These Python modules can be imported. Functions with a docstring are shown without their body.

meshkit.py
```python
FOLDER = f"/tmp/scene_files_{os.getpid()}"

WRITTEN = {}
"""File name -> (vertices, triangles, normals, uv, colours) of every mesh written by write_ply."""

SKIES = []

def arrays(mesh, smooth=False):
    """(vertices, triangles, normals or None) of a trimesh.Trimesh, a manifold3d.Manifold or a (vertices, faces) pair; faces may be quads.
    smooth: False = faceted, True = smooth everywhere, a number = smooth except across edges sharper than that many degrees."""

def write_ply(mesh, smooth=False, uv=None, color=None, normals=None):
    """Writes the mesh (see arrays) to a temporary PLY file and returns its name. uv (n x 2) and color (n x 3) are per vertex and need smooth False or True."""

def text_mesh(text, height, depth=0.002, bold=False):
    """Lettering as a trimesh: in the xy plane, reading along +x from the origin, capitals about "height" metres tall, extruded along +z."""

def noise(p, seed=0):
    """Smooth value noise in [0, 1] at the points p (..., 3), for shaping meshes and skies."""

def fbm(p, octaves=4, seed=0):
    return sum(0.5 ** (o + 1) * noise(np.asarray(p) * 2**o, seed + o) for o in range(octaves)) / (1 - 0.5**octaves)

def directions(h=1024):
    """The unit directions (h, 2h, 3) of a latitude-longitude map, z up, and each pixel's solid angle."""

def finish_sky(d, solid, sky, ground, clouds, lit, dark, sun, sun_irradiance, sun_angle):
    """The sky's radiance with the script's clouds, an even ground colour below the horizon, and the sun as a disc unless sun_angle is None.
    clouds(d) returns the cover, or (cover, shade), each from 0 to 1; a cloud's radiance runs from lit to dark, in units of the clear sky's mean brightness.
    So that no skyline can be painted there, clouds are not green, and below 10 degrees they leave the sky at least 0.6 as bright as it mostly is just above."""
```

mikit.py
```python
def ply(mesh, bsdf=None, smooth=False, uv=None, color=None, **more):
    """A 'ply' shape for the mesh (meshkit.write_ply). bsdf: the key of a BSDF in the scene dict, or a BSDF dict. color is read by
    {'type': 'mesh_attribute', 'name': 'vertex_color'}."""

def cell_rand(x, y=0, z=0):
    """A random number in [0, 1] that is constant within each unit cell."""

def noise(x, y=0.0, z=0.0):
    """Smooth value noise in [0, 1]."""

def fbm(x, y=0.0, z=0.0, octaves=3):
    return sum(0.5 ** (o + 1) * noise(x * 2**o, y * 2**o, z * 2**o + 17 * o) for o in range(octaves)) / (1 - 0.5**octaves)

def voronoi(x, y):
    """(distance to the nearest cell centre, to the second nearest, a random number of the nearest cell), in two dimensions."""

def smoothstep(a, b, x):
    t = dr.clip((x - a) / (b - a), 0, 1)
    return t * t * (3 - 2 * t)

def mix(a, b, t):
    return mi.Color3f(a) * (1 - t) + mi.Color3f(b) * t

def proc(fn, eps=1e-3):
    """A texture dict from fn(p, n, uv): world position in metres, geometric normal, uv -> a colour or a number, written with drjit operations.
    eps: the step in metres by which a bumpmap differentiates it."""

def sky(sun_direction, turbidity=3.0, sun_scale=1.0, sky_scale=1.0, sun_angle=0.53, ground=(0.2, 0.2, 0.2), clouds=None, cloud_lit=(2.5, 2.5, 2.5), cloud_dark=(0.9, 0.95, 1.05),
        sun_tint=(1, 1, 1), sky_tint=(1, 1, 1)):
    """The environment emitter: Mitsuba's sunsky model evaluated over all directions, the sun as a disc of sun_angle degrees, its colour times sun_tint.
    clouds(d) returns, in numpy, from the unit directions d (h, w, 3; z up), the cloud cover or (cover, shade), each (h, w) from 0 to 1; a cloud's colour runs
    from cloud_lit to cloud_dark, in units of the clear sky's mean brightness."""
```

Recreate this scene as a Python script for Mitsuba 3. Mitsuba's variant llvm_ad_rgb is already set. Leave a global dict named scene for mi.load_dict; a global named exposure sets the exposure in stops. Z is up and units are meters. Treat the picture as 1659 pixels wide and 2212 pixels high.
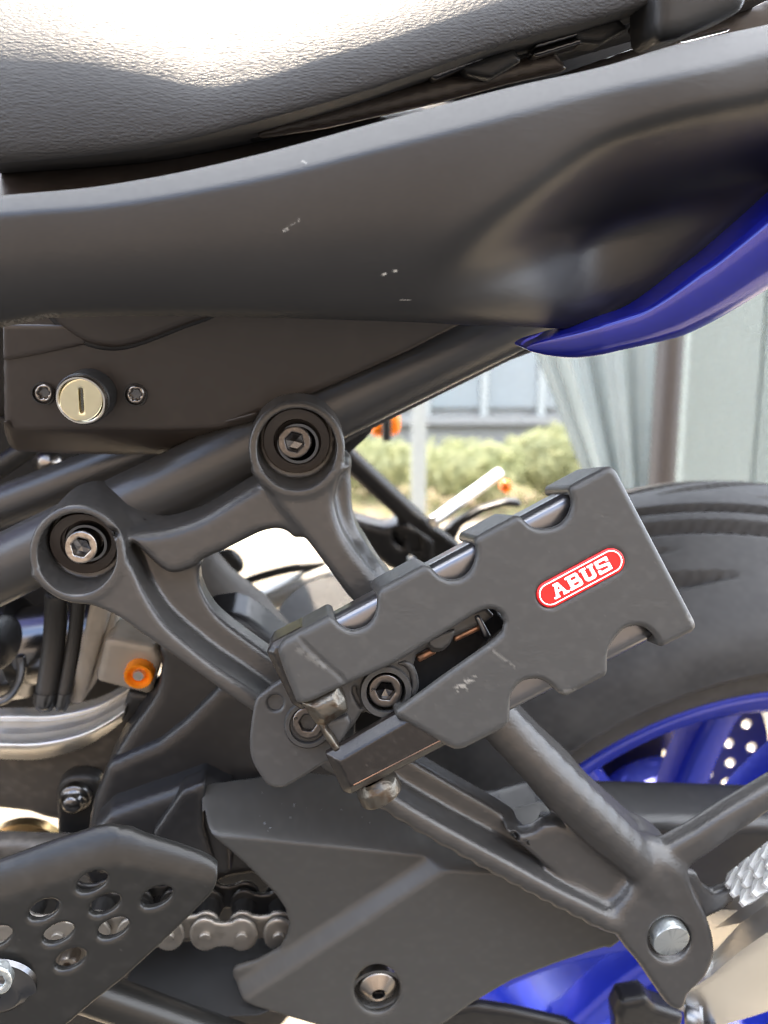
import math, random
import numpy as np
import trimesh
import mitsuba as mi
import drjit as dr
import shapely
from scipy.interpolate import PchipInterpolator
from scipy.ndimage import gaussian_filter
from shapely.geometry import Polygon, Point, LineString, box as sbox
import mikit, meshkit
from mikit import noise, fbm, smoothstep, mix, proc, cell_rand

random.seed(7)
rng = np.random.default_rng(7)
scene, labels = {}, {}

# ------------------------------------------------------------------ camera, light, exposure
F, W0, H0 = 1531.0, 1659.0, 2212.0          # focal length in units of a 1659 x 2212 picture
PITCH = math.radians(9.0)
CAM = np.array([0.0, 0.0, 0.72])
RT = np.array([1.0, 0, 0])
FW = np.array([0, math.cos(PITCH), -math.sin(PITCH)])
UP = np.array([0, math.sin(PITCH), math.cos(PITCH)])
T = mi.ScalarTransform4f
scene['camera'] = {
    'type': 'thinlens', 'fov': math.degrees(2 * math.atan(W0 / 2 / F)), 'fov_axis': 'x', 'near_clip': 0.01, 'far_clip': 400.0,
    'aperture_radius': 0.0014, 'focus_distance': 0.232,
    'to_world': T().look_at(origin=CAM.tolist(), target=(CAM + FW).tolist(), up=[0, 0, 1])}
SUN_EL, SUN_AZ = math.radians(63), math.radians(-22)   # behind the motorcycle, high
SUN = [math.cos(SUN_EL) * math.sin(SUN_AZ), math.cos(SUN_EL) * math.cos(SUN_AZ), math.sin(SUN_EL)]


def clouds(d):
    n = meshkit.fbm(d / np.maximum(d[..., 2:3], 0.12) * 1.1 + 3.0, 5, 4)
    c = np.clip((n - 0.34) / 0.2, 0, 1)
    return c * 0.85, np.clip((n - .55) / .3, 0, 1) * 0.35


scene['sky'] = mikit.sky(SUN, turbidity=3.5, sun_scale=0.34, sun_angle=1.2, clouds=clouds, cloud_lit=(3.0, 3.05, 3.15), cloud_dark=(1.6, 1.65, 1.75), ground=(0.22, 0.18, 0.13))
exposure = 4.65

# ------------------------------------------------------------------ the motorcycle's own frame: x rearwards, y inboard, z up (it leans on its stand)
_n = FW + (650 - 829.5) / F * RT + (1106 - 550) / F * UP
N = _n / np.linalg.norm(_n)
XB = RT - N * (RT @ N)
XB /= np.linalg.norm(XB)
ZB = np.cross(XB, N)
BASIS = np.stack([XB, N, ZB])                # rows


def b2w(p):
    return CAM + np.asarray(p, float) @ BASIS


def ray(u, v):
    d = FW + (u - W0 / 2) / F * RT + (H0 / 2 - v) / F * UP
    return BASIS @ d


def at(u, v, pl, off=0.0):
    """A point of the photograph on the plane y = a + b z + c x of the motorcycle's frame."""
    a, b, c = pl[:3] if isinstance(pl, tuple) else (pl, 0.0, 0.0)
    if square(pl):
        off = off * math.sqrt(1 + b * b + c * c)
    d = ray(u, v)
    return d * ((a + off) / (d[1] - b * d[2] - c * d[0]))


def square(pl):
    """planes with a fourth entry: depth is measured at right angles to them instead of sideways"""
    return isinstance(pl, tuple) and len(pl) > 3


def inward(pl):
    if not square(pl):
        return np.array([0, 1.0, 0])
    n = np.array([-pl[2], 1.0, -pl[1]])
    return n / np.linalg.norm(n)


def plane(p1, p2, p3=None):
    q = []
    for u, v, y in [p1, p2] + ([p3] if p3 else []):
        d = ray(u, v)
        q.append(d * (y / d[1]))
    if p3:
        s = np.linalg.solve([[1, k[2], k[0]] for k in q], [k[1] for k in q])
        return tuple(s)
    b = (q[1][1] - q[0][1]) / (q[1][2] - q[0][2])
    return (q[0][1] - b * q[0][2], b, 0.0)


def flat(pts, pl, off=0.0):
    out = []
    for p in pts:
        q = at(p[0], p[1], pl, off + (p[2] if len(p) > 2 else 0.0))
        if square(pl):
            q = q - inward(pl) * (off + (p[2] if len(p) > 2 else 0.0))
        out.append((q[0], q[2]))
    return np.array(out)


def pscale(u, v, pl, off=0.0):
    """metres per picture unit there"""
    return float(np.linalg.norm(at(u + 1, v, pl, off) - at(u, v, pl, off)))


def curve(pts, n=6, closed=True):
    p = np.asarray(pts, float)
    m = len(p)
    out = []
    for i in range(m if closed else m - 1):
        idx = [(i - 1) % m, i, (i + 1) % m, (i + 2) % m] if closed else [max(i - 1, 0), i, i + 1, min(i + 2, m - 1)]
        a, b, c, d = p[idx]
        for t in np.arange(n) / n:
            out.append(0.5 * (2 * b + (c - a) * t + (2 * a - 5 * b + 4 * c - d) * t * t + (3 * b - a - 3 * c + d) * t ** 3))
    if not closed:
        out.append(p[-1])
    return np.array(out)


def rounded(pts, r):
    g = Polygon(pts).buffer(0)
    g = g.buffer(-r).buffer(2 * r).buffer(-r)
    if g.geom_type != 'Polygon':
        g = max(g.geoms, key=lambda k: k.area)
    return np.array(g.exterior.coords)[:-1]


def circ(u, v, r, n=40, ry=None, rot=0.0):
    a = np.arange(n) * 2 * np.pi / n
    x, y = r * np.cos(a), (ry or r) * np.sin(a)
    return np.stack([u + x * math.cos(rot) - y * math.sin(rot), v + x * math.sin(rot) + y * math.cos(rot)], 1)


# ------------------------------------------------------------------ signed distances and surface nets
def sdpoly(pts, X, Z):
    """signed distance to a closed polygon on the grid X x Z"""
    p = np.asarray(pts, np.float32)
    x, z = np.meshgrid(X.astype(np.float32), Z.astype(np.float32), indexing='ij')
    d2 = np.full(x.shape, 1e9, np.float32)
    ins = np.zeros(x.shape, bool)
    for (ax, az), (bx, bz) in zip(p, np.roll(p, -1, 0)):
        ex, ez = bx - ax, bz - az
        L = ex * ex + ez * ez
        if L < 1e-14:
            continue
        wx, wz = x - ax, z - az
        t = np.clip((wx * ex + wz * ez) / L, 0, 1)
        d2 = np.minimum(d2, (wx - ex * t) ** 2 + (wz - ez * t) ** 2)
        c = (az <= z) != (bz <= z)
        ins ^= c & (x < ax + (z - az) * (ex / (ez if abs(ez) > 1e-12 else 1e-12)))
    d = np.sqrt(d2)
    return np.where(ins, -d, d)


def ext(d2, y, y0, y1, r=0.001, chamfer=0.0):
    """a 2D distance extruded in y with rounded or chamfered edges"""
    h, c = (y1 - y0) / 2, (y1 + y0) / 2
    a, b = d2, np.abs(y - c) - h
    if chamfer:
        return np.maximum(np.maximum(a, b), (a + b + chamfer) * 0.70710678)
    a, b = a + r, b + r
    return np.minimum(np.maximum(a, b), 0) + np.sqrt(np.maximum(a, 0) ** 2 + np.maximum(b, 0) ** 2) - r


def smin(a, b, k):
    h = np.clip(0.5 + 0.5 * (b - a) / k, 0, 1)
    return b + (a - b) * h - k * h * (1 - h)


def smax(a, b, k):
    return -smin(-a, -b, k)


def nets(V, xs, ys, zs):
    ins = V < 0
    nx, ny, nz = V.shape
    c = np.zeros((nx - 1, ny - 1, nz - 1), np.uint8)
    for i in (0, 1):
        for j in (0, 1):
            for k in (0, 1):
                c += ins[i:nx - 1 + i, j:ny - 1 + j, k:nz - 1 + k]
    I, J, K = np.nonzero((c > 0) & (c < 8))
    idx = np.full(c.shape, -1, np.int64)
    idx[I, J, K] = np.arange(len(I))
    acc, cnt = np.zeros((len(I), 3)), np.zeros(len(I))
    for a0 in np.ndindex(2, 2, 2):
        for ax in range(3):
            if a0[ax]:
                continue
            b0 = list(a0)
            b0[ax] = 1
            va = V[I + a0[0], J + a0[1], K + a0[2]]
            vb = V[I + b0[0], J + b0[1], K + b0[2]]
            m = (va < 0) != (vb < 0)
            t = va[m] / (va[m] - vb[m])
            o = np.tile(np.array(a0, float), (m.sum(), 1))
            o[:, ax] += t
            acc[m] += o
            cnt[m] += 1
    P = acc / cnt[:, None]
    h = [xs[1] - xs[0], ys[1] - ys[0], zs[1] - zs[0]]
    P = np.stack([xs[0] + (I + P[:, 0]) * h[0], ys[0] + (J + P[:, 1]) * h[1], zs[0] + (K + P[:, 2]) * h[2]], 1)
    quads = []
    for ax in range(3):
        sl = [slice(1, -1)] * 3
        sl[ax] = slice(0, -1)
        s2 = list(sl)
        s2[ax] = slice(1, None)
        A, B = ins[tuple(sl)], ins[tuple(s2)]
        i, j, k = np.nonzero(A != B)
        g = [i + (0 if ax == 0 else 1), j + (0 if ax == 1 else 1), k + (0 if ax == 2 else 1)]
        u, w = (ax + 1) % 3, (ax + 2) % 3

        def cell(du, dw):
            q = [x.copy() for x in g]
            q[u] -= du
            q[w] -= dw
            return idx[q[0], q[1], q[2]]
        q = np.stack([cell(1, 1), cell(0, 1), cell(0, 0), cell(1, 0)], 1)
        fl = ~A[i, j, k]
        q[fl] = q[fl][:, ::-1]
        quads.append(q)
    q = np.vstack(quads)
    q = q[(q >= 0).all(1)]
    return P, np.vstack([q[:, [0, 1, 2]], q[:, [0, 2, 3]]])


def grid_mesh(fn, lo, hi, h, pl=(0.0, 0.0, 0.0), warp=None, hy=None):
    """fn(X, Y, Z) -> distances; y is measured from the plane pl (plus warp(x, z))"""
    xs, ys, zs = (np.arange(a - 2 * s, b + 2.5 * s, s) for a, b, s in zip(lo, hi, (h, hy or h, h)))
    V = fn(xs, ys[None, :, None].astype(np.float32), zs)
    P, f = nets(np.asarray(V, np.float32), xs, ys, zs)
    a, b, c = pl[:3] if isinstance(pl, tuple) else (pl, 0, 0)
    if square(pl):
        dep = P[:, 1].copy()
        P[:, 1] = a + b * P[:, 2] + c * P[:, 0]
        P += dep[:, None] * inward(pl)
    else:
        P[:, 1] += a + b * P[:, 2] + c * P[:, 0]
    if warp is not None:
        P[:, 1] += warp(P[:, 0], P[:, 2])
    return P, f


def plate_mesh(pts, pl, y0, y1, r=0.001, h=0.001, holes=(), chamfer=0.0, warp=None, off=0.0, soft=0.0, corner=0.0, hy=None):
    """a plate with rounded edges: outline in picture units on the plane pl shifted by y0 (its front face)"""
    q = flat(pts, pl, y0)
    if corner:
        q = rounded(q, corner)
    hq = [flat(k, pl, y0) for k in holes]
    hy = hy or min(h, (y1 - y0) / 4)

    def fn(xs, y, zs):
        d = sdpoly(q, xs, zs)
        for k in hq:
            d = np.maximum(d, -sdpoly(k, xs, zs))
        return ext(d[:, None, :], y, y0, y1, r, chamfer)
    return grid_mesh(fn, (q[:, 0].min(), y0, q[:, 1].min()), (q[:, 0].max(), y1, q[:, 1].max()), h, pl, warp, hy)


# ------------------------------------------------------------------ adding things
def fresh(key):
    if key not in scene:
        return key
    k = 1
    while f'{key}_{k:03d}' in scene:
        k += 1
    return f'{key}_{k:03d}'


def dress(mesh, mat, smooth):
    if mat not in DUST:
        return mikit.ply(mesh, mat, smooth=smooth)
    v, f, _ = meshkit.arrays(mesh, smooth)
    return mikit.ply((v, f), mat, smooth=bool(smooth), color=dust_colours(mat, v))


def add(key, mesh, mat, smooth=True, world=False, **lab):
    if hasattr(mesh, 'vertices'):
        v, f = np.array(mesh.vertices), np.array(mesh.faces)
    else:
        v, f = mesh
    if not world:
        v = b2w(v)
    f = np.asarray(f)
    if f.shape[1] == 4:
        f = np.vstack([f[:, [0, 1, 2]], f[:, [0, 2, 3]]])
    m = trimesh.Trimesh(v, f, process=False)
    if m.is_watertight and m.volume < 0:
        f = f[:, ::-1]
    key = fresh(key)
    scene[key] = dress((v, f), mat, smooth)
    if lab:
        labels[key] = lab
    return key


def join(*ms):
    vs, fs, n = [], [], 0
    for m in ms:
        v, f = (np.array(m.vertices), np.array(m.faces)) if hasattr(m, 'vertices') else m
        f = np.asarray(f)
        if f.shape[1] == 4:
            f = np.vstack([f[:, [0, 1, 2]], f[:, [0, 2, 3]]])
        vs.append(v)
        fs.append(f + n)
        n += len(v)
    return np.vstack(vs), np.vstack(fs)


def frame(d):
    d = np.asarray(d, float) / np.linalg.norm(d)
    a = np.cross(d, [0, 0, 1.0] if abs(d[2]) < 0.9 else [1.0, 0, 0])
    a /= np.linalg.norm(a)
    return a, np.cross(d, a), d


def lathe(center, axis, prof, n=48):
    """revolve (radius, along) pairs about axis through center; first and last radius may be 0"""
    a, b, d = frame(axis)
    t = np.arange(n) * 2 * np.pi / n
    prof = np.asarray(prof, float)
    rings = [np.asarray(center) + s * d + r * (np.cos(t)[:, None] * a + np.sin(t)[:, None] * b) for r, s in prof]
    v = np.vstack(rings)
    i, j = np.meshgrid(np.arange(len(prof) - 1), np.arange(n), indexing='ij')
    q = np.stack([i * n + j, i * n + (j + 1) % n, (i + 1) * n + (j + 1) % n, (i + 1) * n + j], -1).reshape(-1, 4)
    return v, np.vstack([q[:, [0, 1, 2]], q[:, [0, 2, 3]]])


def tube(pts, radii, n=24, cap=True, flatten=None):
    p = np.asarray(pts, float)
    r = np.broadcast_to(np.asarray(radii, float), (len(p),)).copy()
    t = np.gradient(p, axis=0)
    t /= np.linalg.norm(t, axis=1, keepdims=True)
    if cap:
        p = np.vstack([p[0] - t[0] * r[0] * .35, p[0] - t[0] * r[0] * .25, p, p[-1] + t[-1] * r[-1] * .25, p[-1] + t[-1] * r[-1] * .35])
        r = np.concatenate([[1e-5, r[0] * .8], r, [r[-1] * .8, 1e-5]])
        t = np.vstack([t[:1], t[:1], t, t[-1:], t[-1:]])
    ref = np.array([0, 1.0, 0])
    a = np.cross(t, ref)
    a /= np.linalg.norm(a, axis=1, keepdims=True)
    b = np.cross(t, a)
    ang = np.arange(n) * 2 * np.pi / n
    fl = flatten or 1.0
    v = (p[:, None] + r[:, None, None] * (np.cos(ang)[None, :, None] * a[:, None] + fl * np.sin(ang)[None, :, None] * b[:, None])).reshape(-1, 3)
    i, j = np.meshgrid(np.arange(len(p) - 1), np.arange(n), indexing='ij')
    q = np.stack([i * n + j, i * n + (j + 1) % n, (i + 1) * n + (j + 1) % n, (i + 1) * n + j], -1).reshape(-1, 4)
    return v, np.vstack([q[:, [0, 1, 2]], q[:, [0, 2, 3]]])


def grid_faces(nu, nv):
    i, j = np.meshgrid(np.arange(nu - 1), np.arange(nv - 1), indexing='ij')
    a = i * nv + j
    q = np.stack([a, a + nv, a + nv + 1, a + 1], -1).reshape(-1, 4)
    return np.vstack([q[:, [0, 1, 2]], q[:, [0, 2, 3]]])


def thicken(G, dy):
    """a closed shell from a grid of points (nu, nv, 3): the back is the front moved inboard"""
    nu, nv = G.shape[:2]
    B = G + np.asarray(dy)
    f = grid_faces(nu, nv)
    n = nu * nv
    fs = [f, f[:, ::-1] + n]
    loop = [(i, 0) for i in range(nu)] + [(nu - 1, j) for j in range(1, nv)] + [(i, nv - 1) for i in range(nu - 2, -1, -1)] + [(0, j) for j in range(nv - 2, 0, -1)]
    L = np.array([i * nv + j for i, j in loop])
    M = np.roll(L, -1)
    # own copies of the edge vertices keep the rim crisp
    v = np.vstack([G.reshape(-1, 3), B.reshape(-1, 3), G.reshape(-1, 3)[L], B.reshape(-1, 3)[L]])
    k = np.arange(len(L))
    k2 = (k + 1) % len(L)
    o1, o2 = 2 * n, 2 * n + len(L)
    fs += [np.stack([k + o1, k + o2, k2 + o2], 1), np.stack([k + o1, k2 + o2, k2 + o1], 1)]
    return v, np.vstack(fs)


def skin(us, top, bot, ystart, ang, nv=120, upward=False, blur=None):
    """A skin seen between two edges whose surface leans ang(u, t) degrees (0 = facing sideways, 90 = facing up; t from the top edge 0 to the bottom edge 1).
    The depth follows from adding up the slopes, from the top edge (or upward from the bottom edge) on."""
    ts = np.linspace(0, 1, nv)
    if upward:
        ts = ts[::-1]
    tm = np.concatenate([ts[:1], (ts[1:] + ts[:-1]) / 2])
    A = np.radians([[float(ang(u, t)) for t in tm] for u in us])
    if blur:
        A = gaussian_filter(A, blur, mode='nearest')
    G = np.zeros((len(us), nv, 3))
    for i, u in enumerate(us):
        vt, vb = top(u), bot(u)
        p = None
        for k, t in enumerate(ts):
            v = vt + (vb - vt) * t
            d = ray(u, v)
            if p is None:
                p = d * (ystart(u) / d[1])
            else:
                a = A[i, k]
                m = d[2] / d[1]
                s = (m * p[1] - p[2]) / (math.cos(a) - m * math.sin(a))
                y = p[1] + s * math.sin(a)
                p = d * (y / d[1])
            G[i, k] = p
    return G if not upward else G[:, ::-1]


def interp(pts):
    x, y = np.array(pts, float).T
    keep = np.concatenate([[True], np.diff(x) > 1e-6])
    f = PchipInterpolator(x[keep], y[keep], extrapolate=True)
    return lambda u: float(f(u))


def table(us, rows):
    """rows: per u a list of (t, angle)"""
    def fn(u, t):
        vals = [np.interp(t, *np.array(r, float).T) for r in rows]
        return np.interp(u, us, vals)
    return fn


# ------------------------------------------------------------------ materials
def two(b):
    return {'type': 'twosided', 'bsdf': b}


def rgb(*c):
    return {'type': 'rgb', 'value': list(c) if len(c) == 3 else [c[0]] * 3}


def pr(col, rough, metal=0.0, spec=0.5, **k):
    return {'type': 'principled', 'base_color': col if isinstance(col, dict) else rgb(*col), 'roughness': rough, 'metallic': metal, 'specular': spec, **k}


def bump(b, fn, scale=1.0, eps=2e-4):
    return {'type': 'bumpmap', 'texture': proc(fn, eps), 'bsdf': b, 'scale': scale}


GRAINS = {}


def grain():
    size, stretch, amp = (.0007, 1.5, 1.0)
    if GRAINS:
        return GRAINS['fn']

    def fn(p, n, uv):
        return amp * (fbm(p.x / size / stretch, p.y / size, p.z / size, 2) + 0.5 * noise(p.x / size * 0.4, p.y / size * 2.5, p.z / size * 2.2))
    GRAINS['fn'] = fn
    return fn


DUST = {}


def dusty(base, dust, amount, size=0.004, spk=0.0):
    """base colour with dust and wear, kept per vertex (see add)"""
    return {'dust': (np.array(base), np.array(dust), amount, size, spk)}


def dust_colours(name, p):
    base, dust, amount, size, spk = DUST[name]
    t = np.clip((meshkit.fbm(p / size, 4, 3) - 0.45) / 0.35, 0, 1)
    m = amount * t * t * (3 - 2 * t)
    if spk:
        m = np.maximum(m, np.clip((meshkit.noise(p / 0.0011, 9) - 0.92) / 0.06, 0, 1) * spk)
    for k, a, b, r, t in WEAR:
        if k == name:
            e = b - a
            w = np.clip((p - a) @ e / (e @ e), 0, 1)
            d = np.linalg.norm(p - a - w[:, None] * e, axis=1)
            m = np.maximum(m, t * np.clip(1.4 - d / r, 0, 1) * (meshkit.noise(p / .0011, 5) > .42))
    return base + (dust - base) * m[:, None]


WEAR = []      # material, from, to, radius, strength: scuffs of their own shape


M = scene
def seat_grain(p, n, uv):
    a = noise(p.x / .0008, p.y / .0004, p.z / .0004)
    b = noise(p.x / .0005 + 9, p.y / .0004, p.z / .0004)
    return a + .8 * b


M['vinyl'] = two(bump(pr((.036, .036, .037), .60, 0, .32), seat_grain, .00020))
MARKS = []   # scuffs on the tail panel, filled in below (world points)


def tail_colour(p, n, uv):
    m = fbm(p.x / .03, p.y / .03, p.z / .03, 3) * .012
    for a, b, r, s in MARKS:
        e = [b[i] - a[i] for i in range(3)]
        L = max(sum(k * k for k in e), 1e-9)
        wx, wy, wz = p.x - a[0], p.y - a[1], p.z - a[2]
        t = dr.clip((wx * e[0] + wy * e[1] + wz * e[2]) / L, 0, 1)
        d = dr.sqrt(dr.square(wx - e[0] * t) + dr.square(wy - e[1] * t) + dr.square(wz - e[2] * t))
        g = noise(p.x / .0006, p.y / .0006, p.z / .0006)
        m = dr.maximum(m, s * (1 - smoothstep(r * .5, r, d)) * smoothstep(.3, .65, g))
    return mix([.006, .006, .007], [.65, .64, .6], m)


M['tail_plastic'] = two(bump(pr(proc(tail_colour), .36, 0, .6), grain(), .00003))
M['black_plastic'] = two(pr(dusty((.010, .010, .011), (.08, .075, .07), .06, .004), .38))
M['inner_plastic'] = two(pr(dusty((.045, .036, .031), (.13, .11, .095), .10, .006), .36))
M['cover_plastic'] = two(pr(dusty((.034, .027, .023), (.10, .085, .07), .06, .006), .33))
M['frame_paint'] = two(bump(pr(dusty((.070, .070, .071), (.14, .115, .11), .04, .004, .0), .33, .5), grain(), .00002))
M['cast_paint'] = two(bump(pr(dusty((.066, .064, .062), (.22, .19, .175), .06, .003, .15), .34, .5), grain(), .00009))
M['lock_rubber'] = two(bump(pr(dusty((.043, .043, .042), (.13, .125, .115), .10, .003, .25), .42), grain(), .00007))
M['lock_paint'] = two(pr(dusty((.012, .010, .009), (.12, .10, .085), .08, .002, .25), .27))
M['worn_edge'] = two(pr(dusty((.34, .18, .11), (.06, .05, .045), .8, .002), .4, .8))
M['dark_steel'] = two(pr((.16, .16, .165), .22, 1.0))
M['bar_steel'] = two(pr((.20, .20, .21), .28, .95))
M['bolt_steel'] = two(pr(dusty((.34, .31, .28), (.12, .10, .09), .7, .0015), .30, 1.0))
M['black_bolt'] = two(pr(dusty((.10, .092, .088), (.25, .22, .20), .5, .0015), .30, .9))
M['zinc'] = two(bump(pr(dusty((.62, .66, .66), (.33, .37, .38), .9, .0008), .30, .9), grain(), .00008))
M['worn_zinc'] = two(bump(pr(dusty((.12, .11, .092), (.07, .045, .03), .9, .002), .33, .8), grain(), .0001))
M['holder_paint'] = two(bump(pr(dusty((.040, .040, .040), (.14, .135, .13), .12, .003, .35), .42), grain(), .00003))
M['aluminium'] = two(bump(pr(dusty((.70, .69, .665), (.55, .54, .51), .5, .003), .27, .95), grain(), .00008))
M['cast_aluminium'] = two(pr(dusty((.50, .50, .48), (.34, .33, .32), .7, .003), .42, .4))
M['silver_cast'] = two(pr(dusty((.62, .61, .58), (.45, .43, .4), .5, .004), .33, .8))
M['brown_cast'] = two(pr(dusty((.085, .078, .07), (.18, .16, .14), .5, .004), .5, .3))
M['beige_cast'] = two(pr(dusty((.30, .27, .23), (.2, .18, .15), .5, .006), .45, .3))
M['gold_metal'] = two(pr((.75, .52, .25), .3, 1.0))
M['hugger_plastic'] = two(bump(pr(dusty((.050, .049, .046), (.11, .105, .095), .10, .003), .40), grain(), .00003))
M['guard_metal'] = two(bump(pr(dusty((.022, .0215, .020), (.14, .13, .12), .05, .004, .2), .30, .3), grain(), .00003))
M['blue_paint'] = two(pr((.005, .009, .25), .18, .3, .8, clearcoat=1.0, clearcoat_gloss=.99))
M['wheel_blue'] = two(pr((.013, .030, .38), .32, .25, clearcoat=.5, clearcoat_gloss=.9))


def tyre_col(p, n, uv):
    a = fbm(p.x / .02, p.y / .02, p.z / .02, 4)
    b = noise(p.x / .003, p.y / .003, p.z / .003)
    return mix([.032, .032, .033], [.062, .062, .061], dr.clip(smoothstep(.3, .85, a) * .5 + .25 * b * b, 0, 1))


M['tyre_rubber'] = two(bump(pr(proc(tyre_col), .62, 0, .35), grain(), .0001))
M['disc_steel'] = two(pr((.34, .31, .28), .35, 1.0))
M['brass'] = two(bump(pr(dusty((.95, .88, .62), (.85, .76, .5), .4, .004), .22, 1.0), grain(), .00003))
M['chrome'] = two(pr((.72, .70, .66), .16, 1.0))
M['chain_steel'] = two(pr(dusty((.36, .335, .30), (.22, .20, .17), .6, .004), .42, .8))
M['dark_chain'] = two(pr((.06, .058, .056), .3, .7))
M['orange_anodised'] = two(pr((.92, .27, .01), .32, .35))
M['orange_lens'] = two(pr((.95, .22, .01), .2))
M['rubber'] = two(pr((.018, .018, .018), .45))
M['red_badge'] = two(pr((.62, .012, .012), .28))
M['white_badge'] = two(pr((.84, .83, .83), .35))
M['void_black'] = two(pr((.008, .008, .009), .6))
M['water'] = two(pr((.10, .105, .11), .08))


def paving(p, n, uv):
    a = fbm(p.x * 14, p.y * 14, 0, 4)
    b = fbm(p.x * 1.3, p.y * 1.3, 5, 3)
    return mix([.19, .155, .11], [.31, .265, .20], dr.clip(a * .7 + b * .5 - .1, 0, 1))


M['paving'] = two(bump(pr(proc(paving), .85, 0, .2), lambda p, n, uv: .004 * fbm(p.x * 60, p.y * 60, 0, 3), 1.0, 2e-3))
M['shade_grey'] = two(pr((.046, .045, .044), .8, 0, .3))  # darkness of the shaded near ground, put into the colour
M['white_metal'] = two(pr(dusty((.30, .345, .33), (.26, .30, .285), .4, .15), .4))
M['post_metal'] = two(pr((.040, .034, .031), .4))
M['post_white'] = two(pr((.30, .325, .32), .4))
M['far_wall'] = two(pr(dusty((.22, .225, .22), (.18, .20, .21), .6, .8), .8))
M['plaster'] = two(pr(dusty((.33, .27, .215), (.27, .225, .18), .6, .7), .9, 0, .1))
M['far_glass'] = two(pr(dusty((.21, .245, .26), (.30, .32, .32), .9, .9), .15))
M['pale_sheet'] = two(pr(dusty((.25, .295, .295), (.33, .38, .37), .5, .2), .35))


def leaf_col(p, n, uv):
    return mix([.24, .265, .13], [.40, .415, .26], noise(p.x * 9, p.y * 9, p.z * 9))


M['leaf'] = {'type': 'principledthin', 'base_color': proc(leaf_col), 'roughness': .5, 'diff_trans': .9, 'spec_trans': 0.0}


def grass_col(p, n, uv):
    return mix([.30, .33, .15], [.48, .48, .28], fbm(p.x * 3, p.y * 3, 0, 4))


M['grass_blade'] = {'type': 'principledthin', 'base_color': proc(grass_col), 'roughness': .6, 'diff_trans': .8, 'spec_trans': 0.0}
M['bark'] = two(pr((.16, .12, .08), .9))



def _settle(name, d):
    for k, v in d.items():
        if isinstance(v, dict):
            if 'dust' in v:
                DUST[name] = v['dust']
                d[k] = {'type': 'mesh_attribute', 'name': 'vertex_color'}
            else:
                _settle(name, v)


for _k in list(scene):
    _settle(_k, scene[_k])

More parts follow.
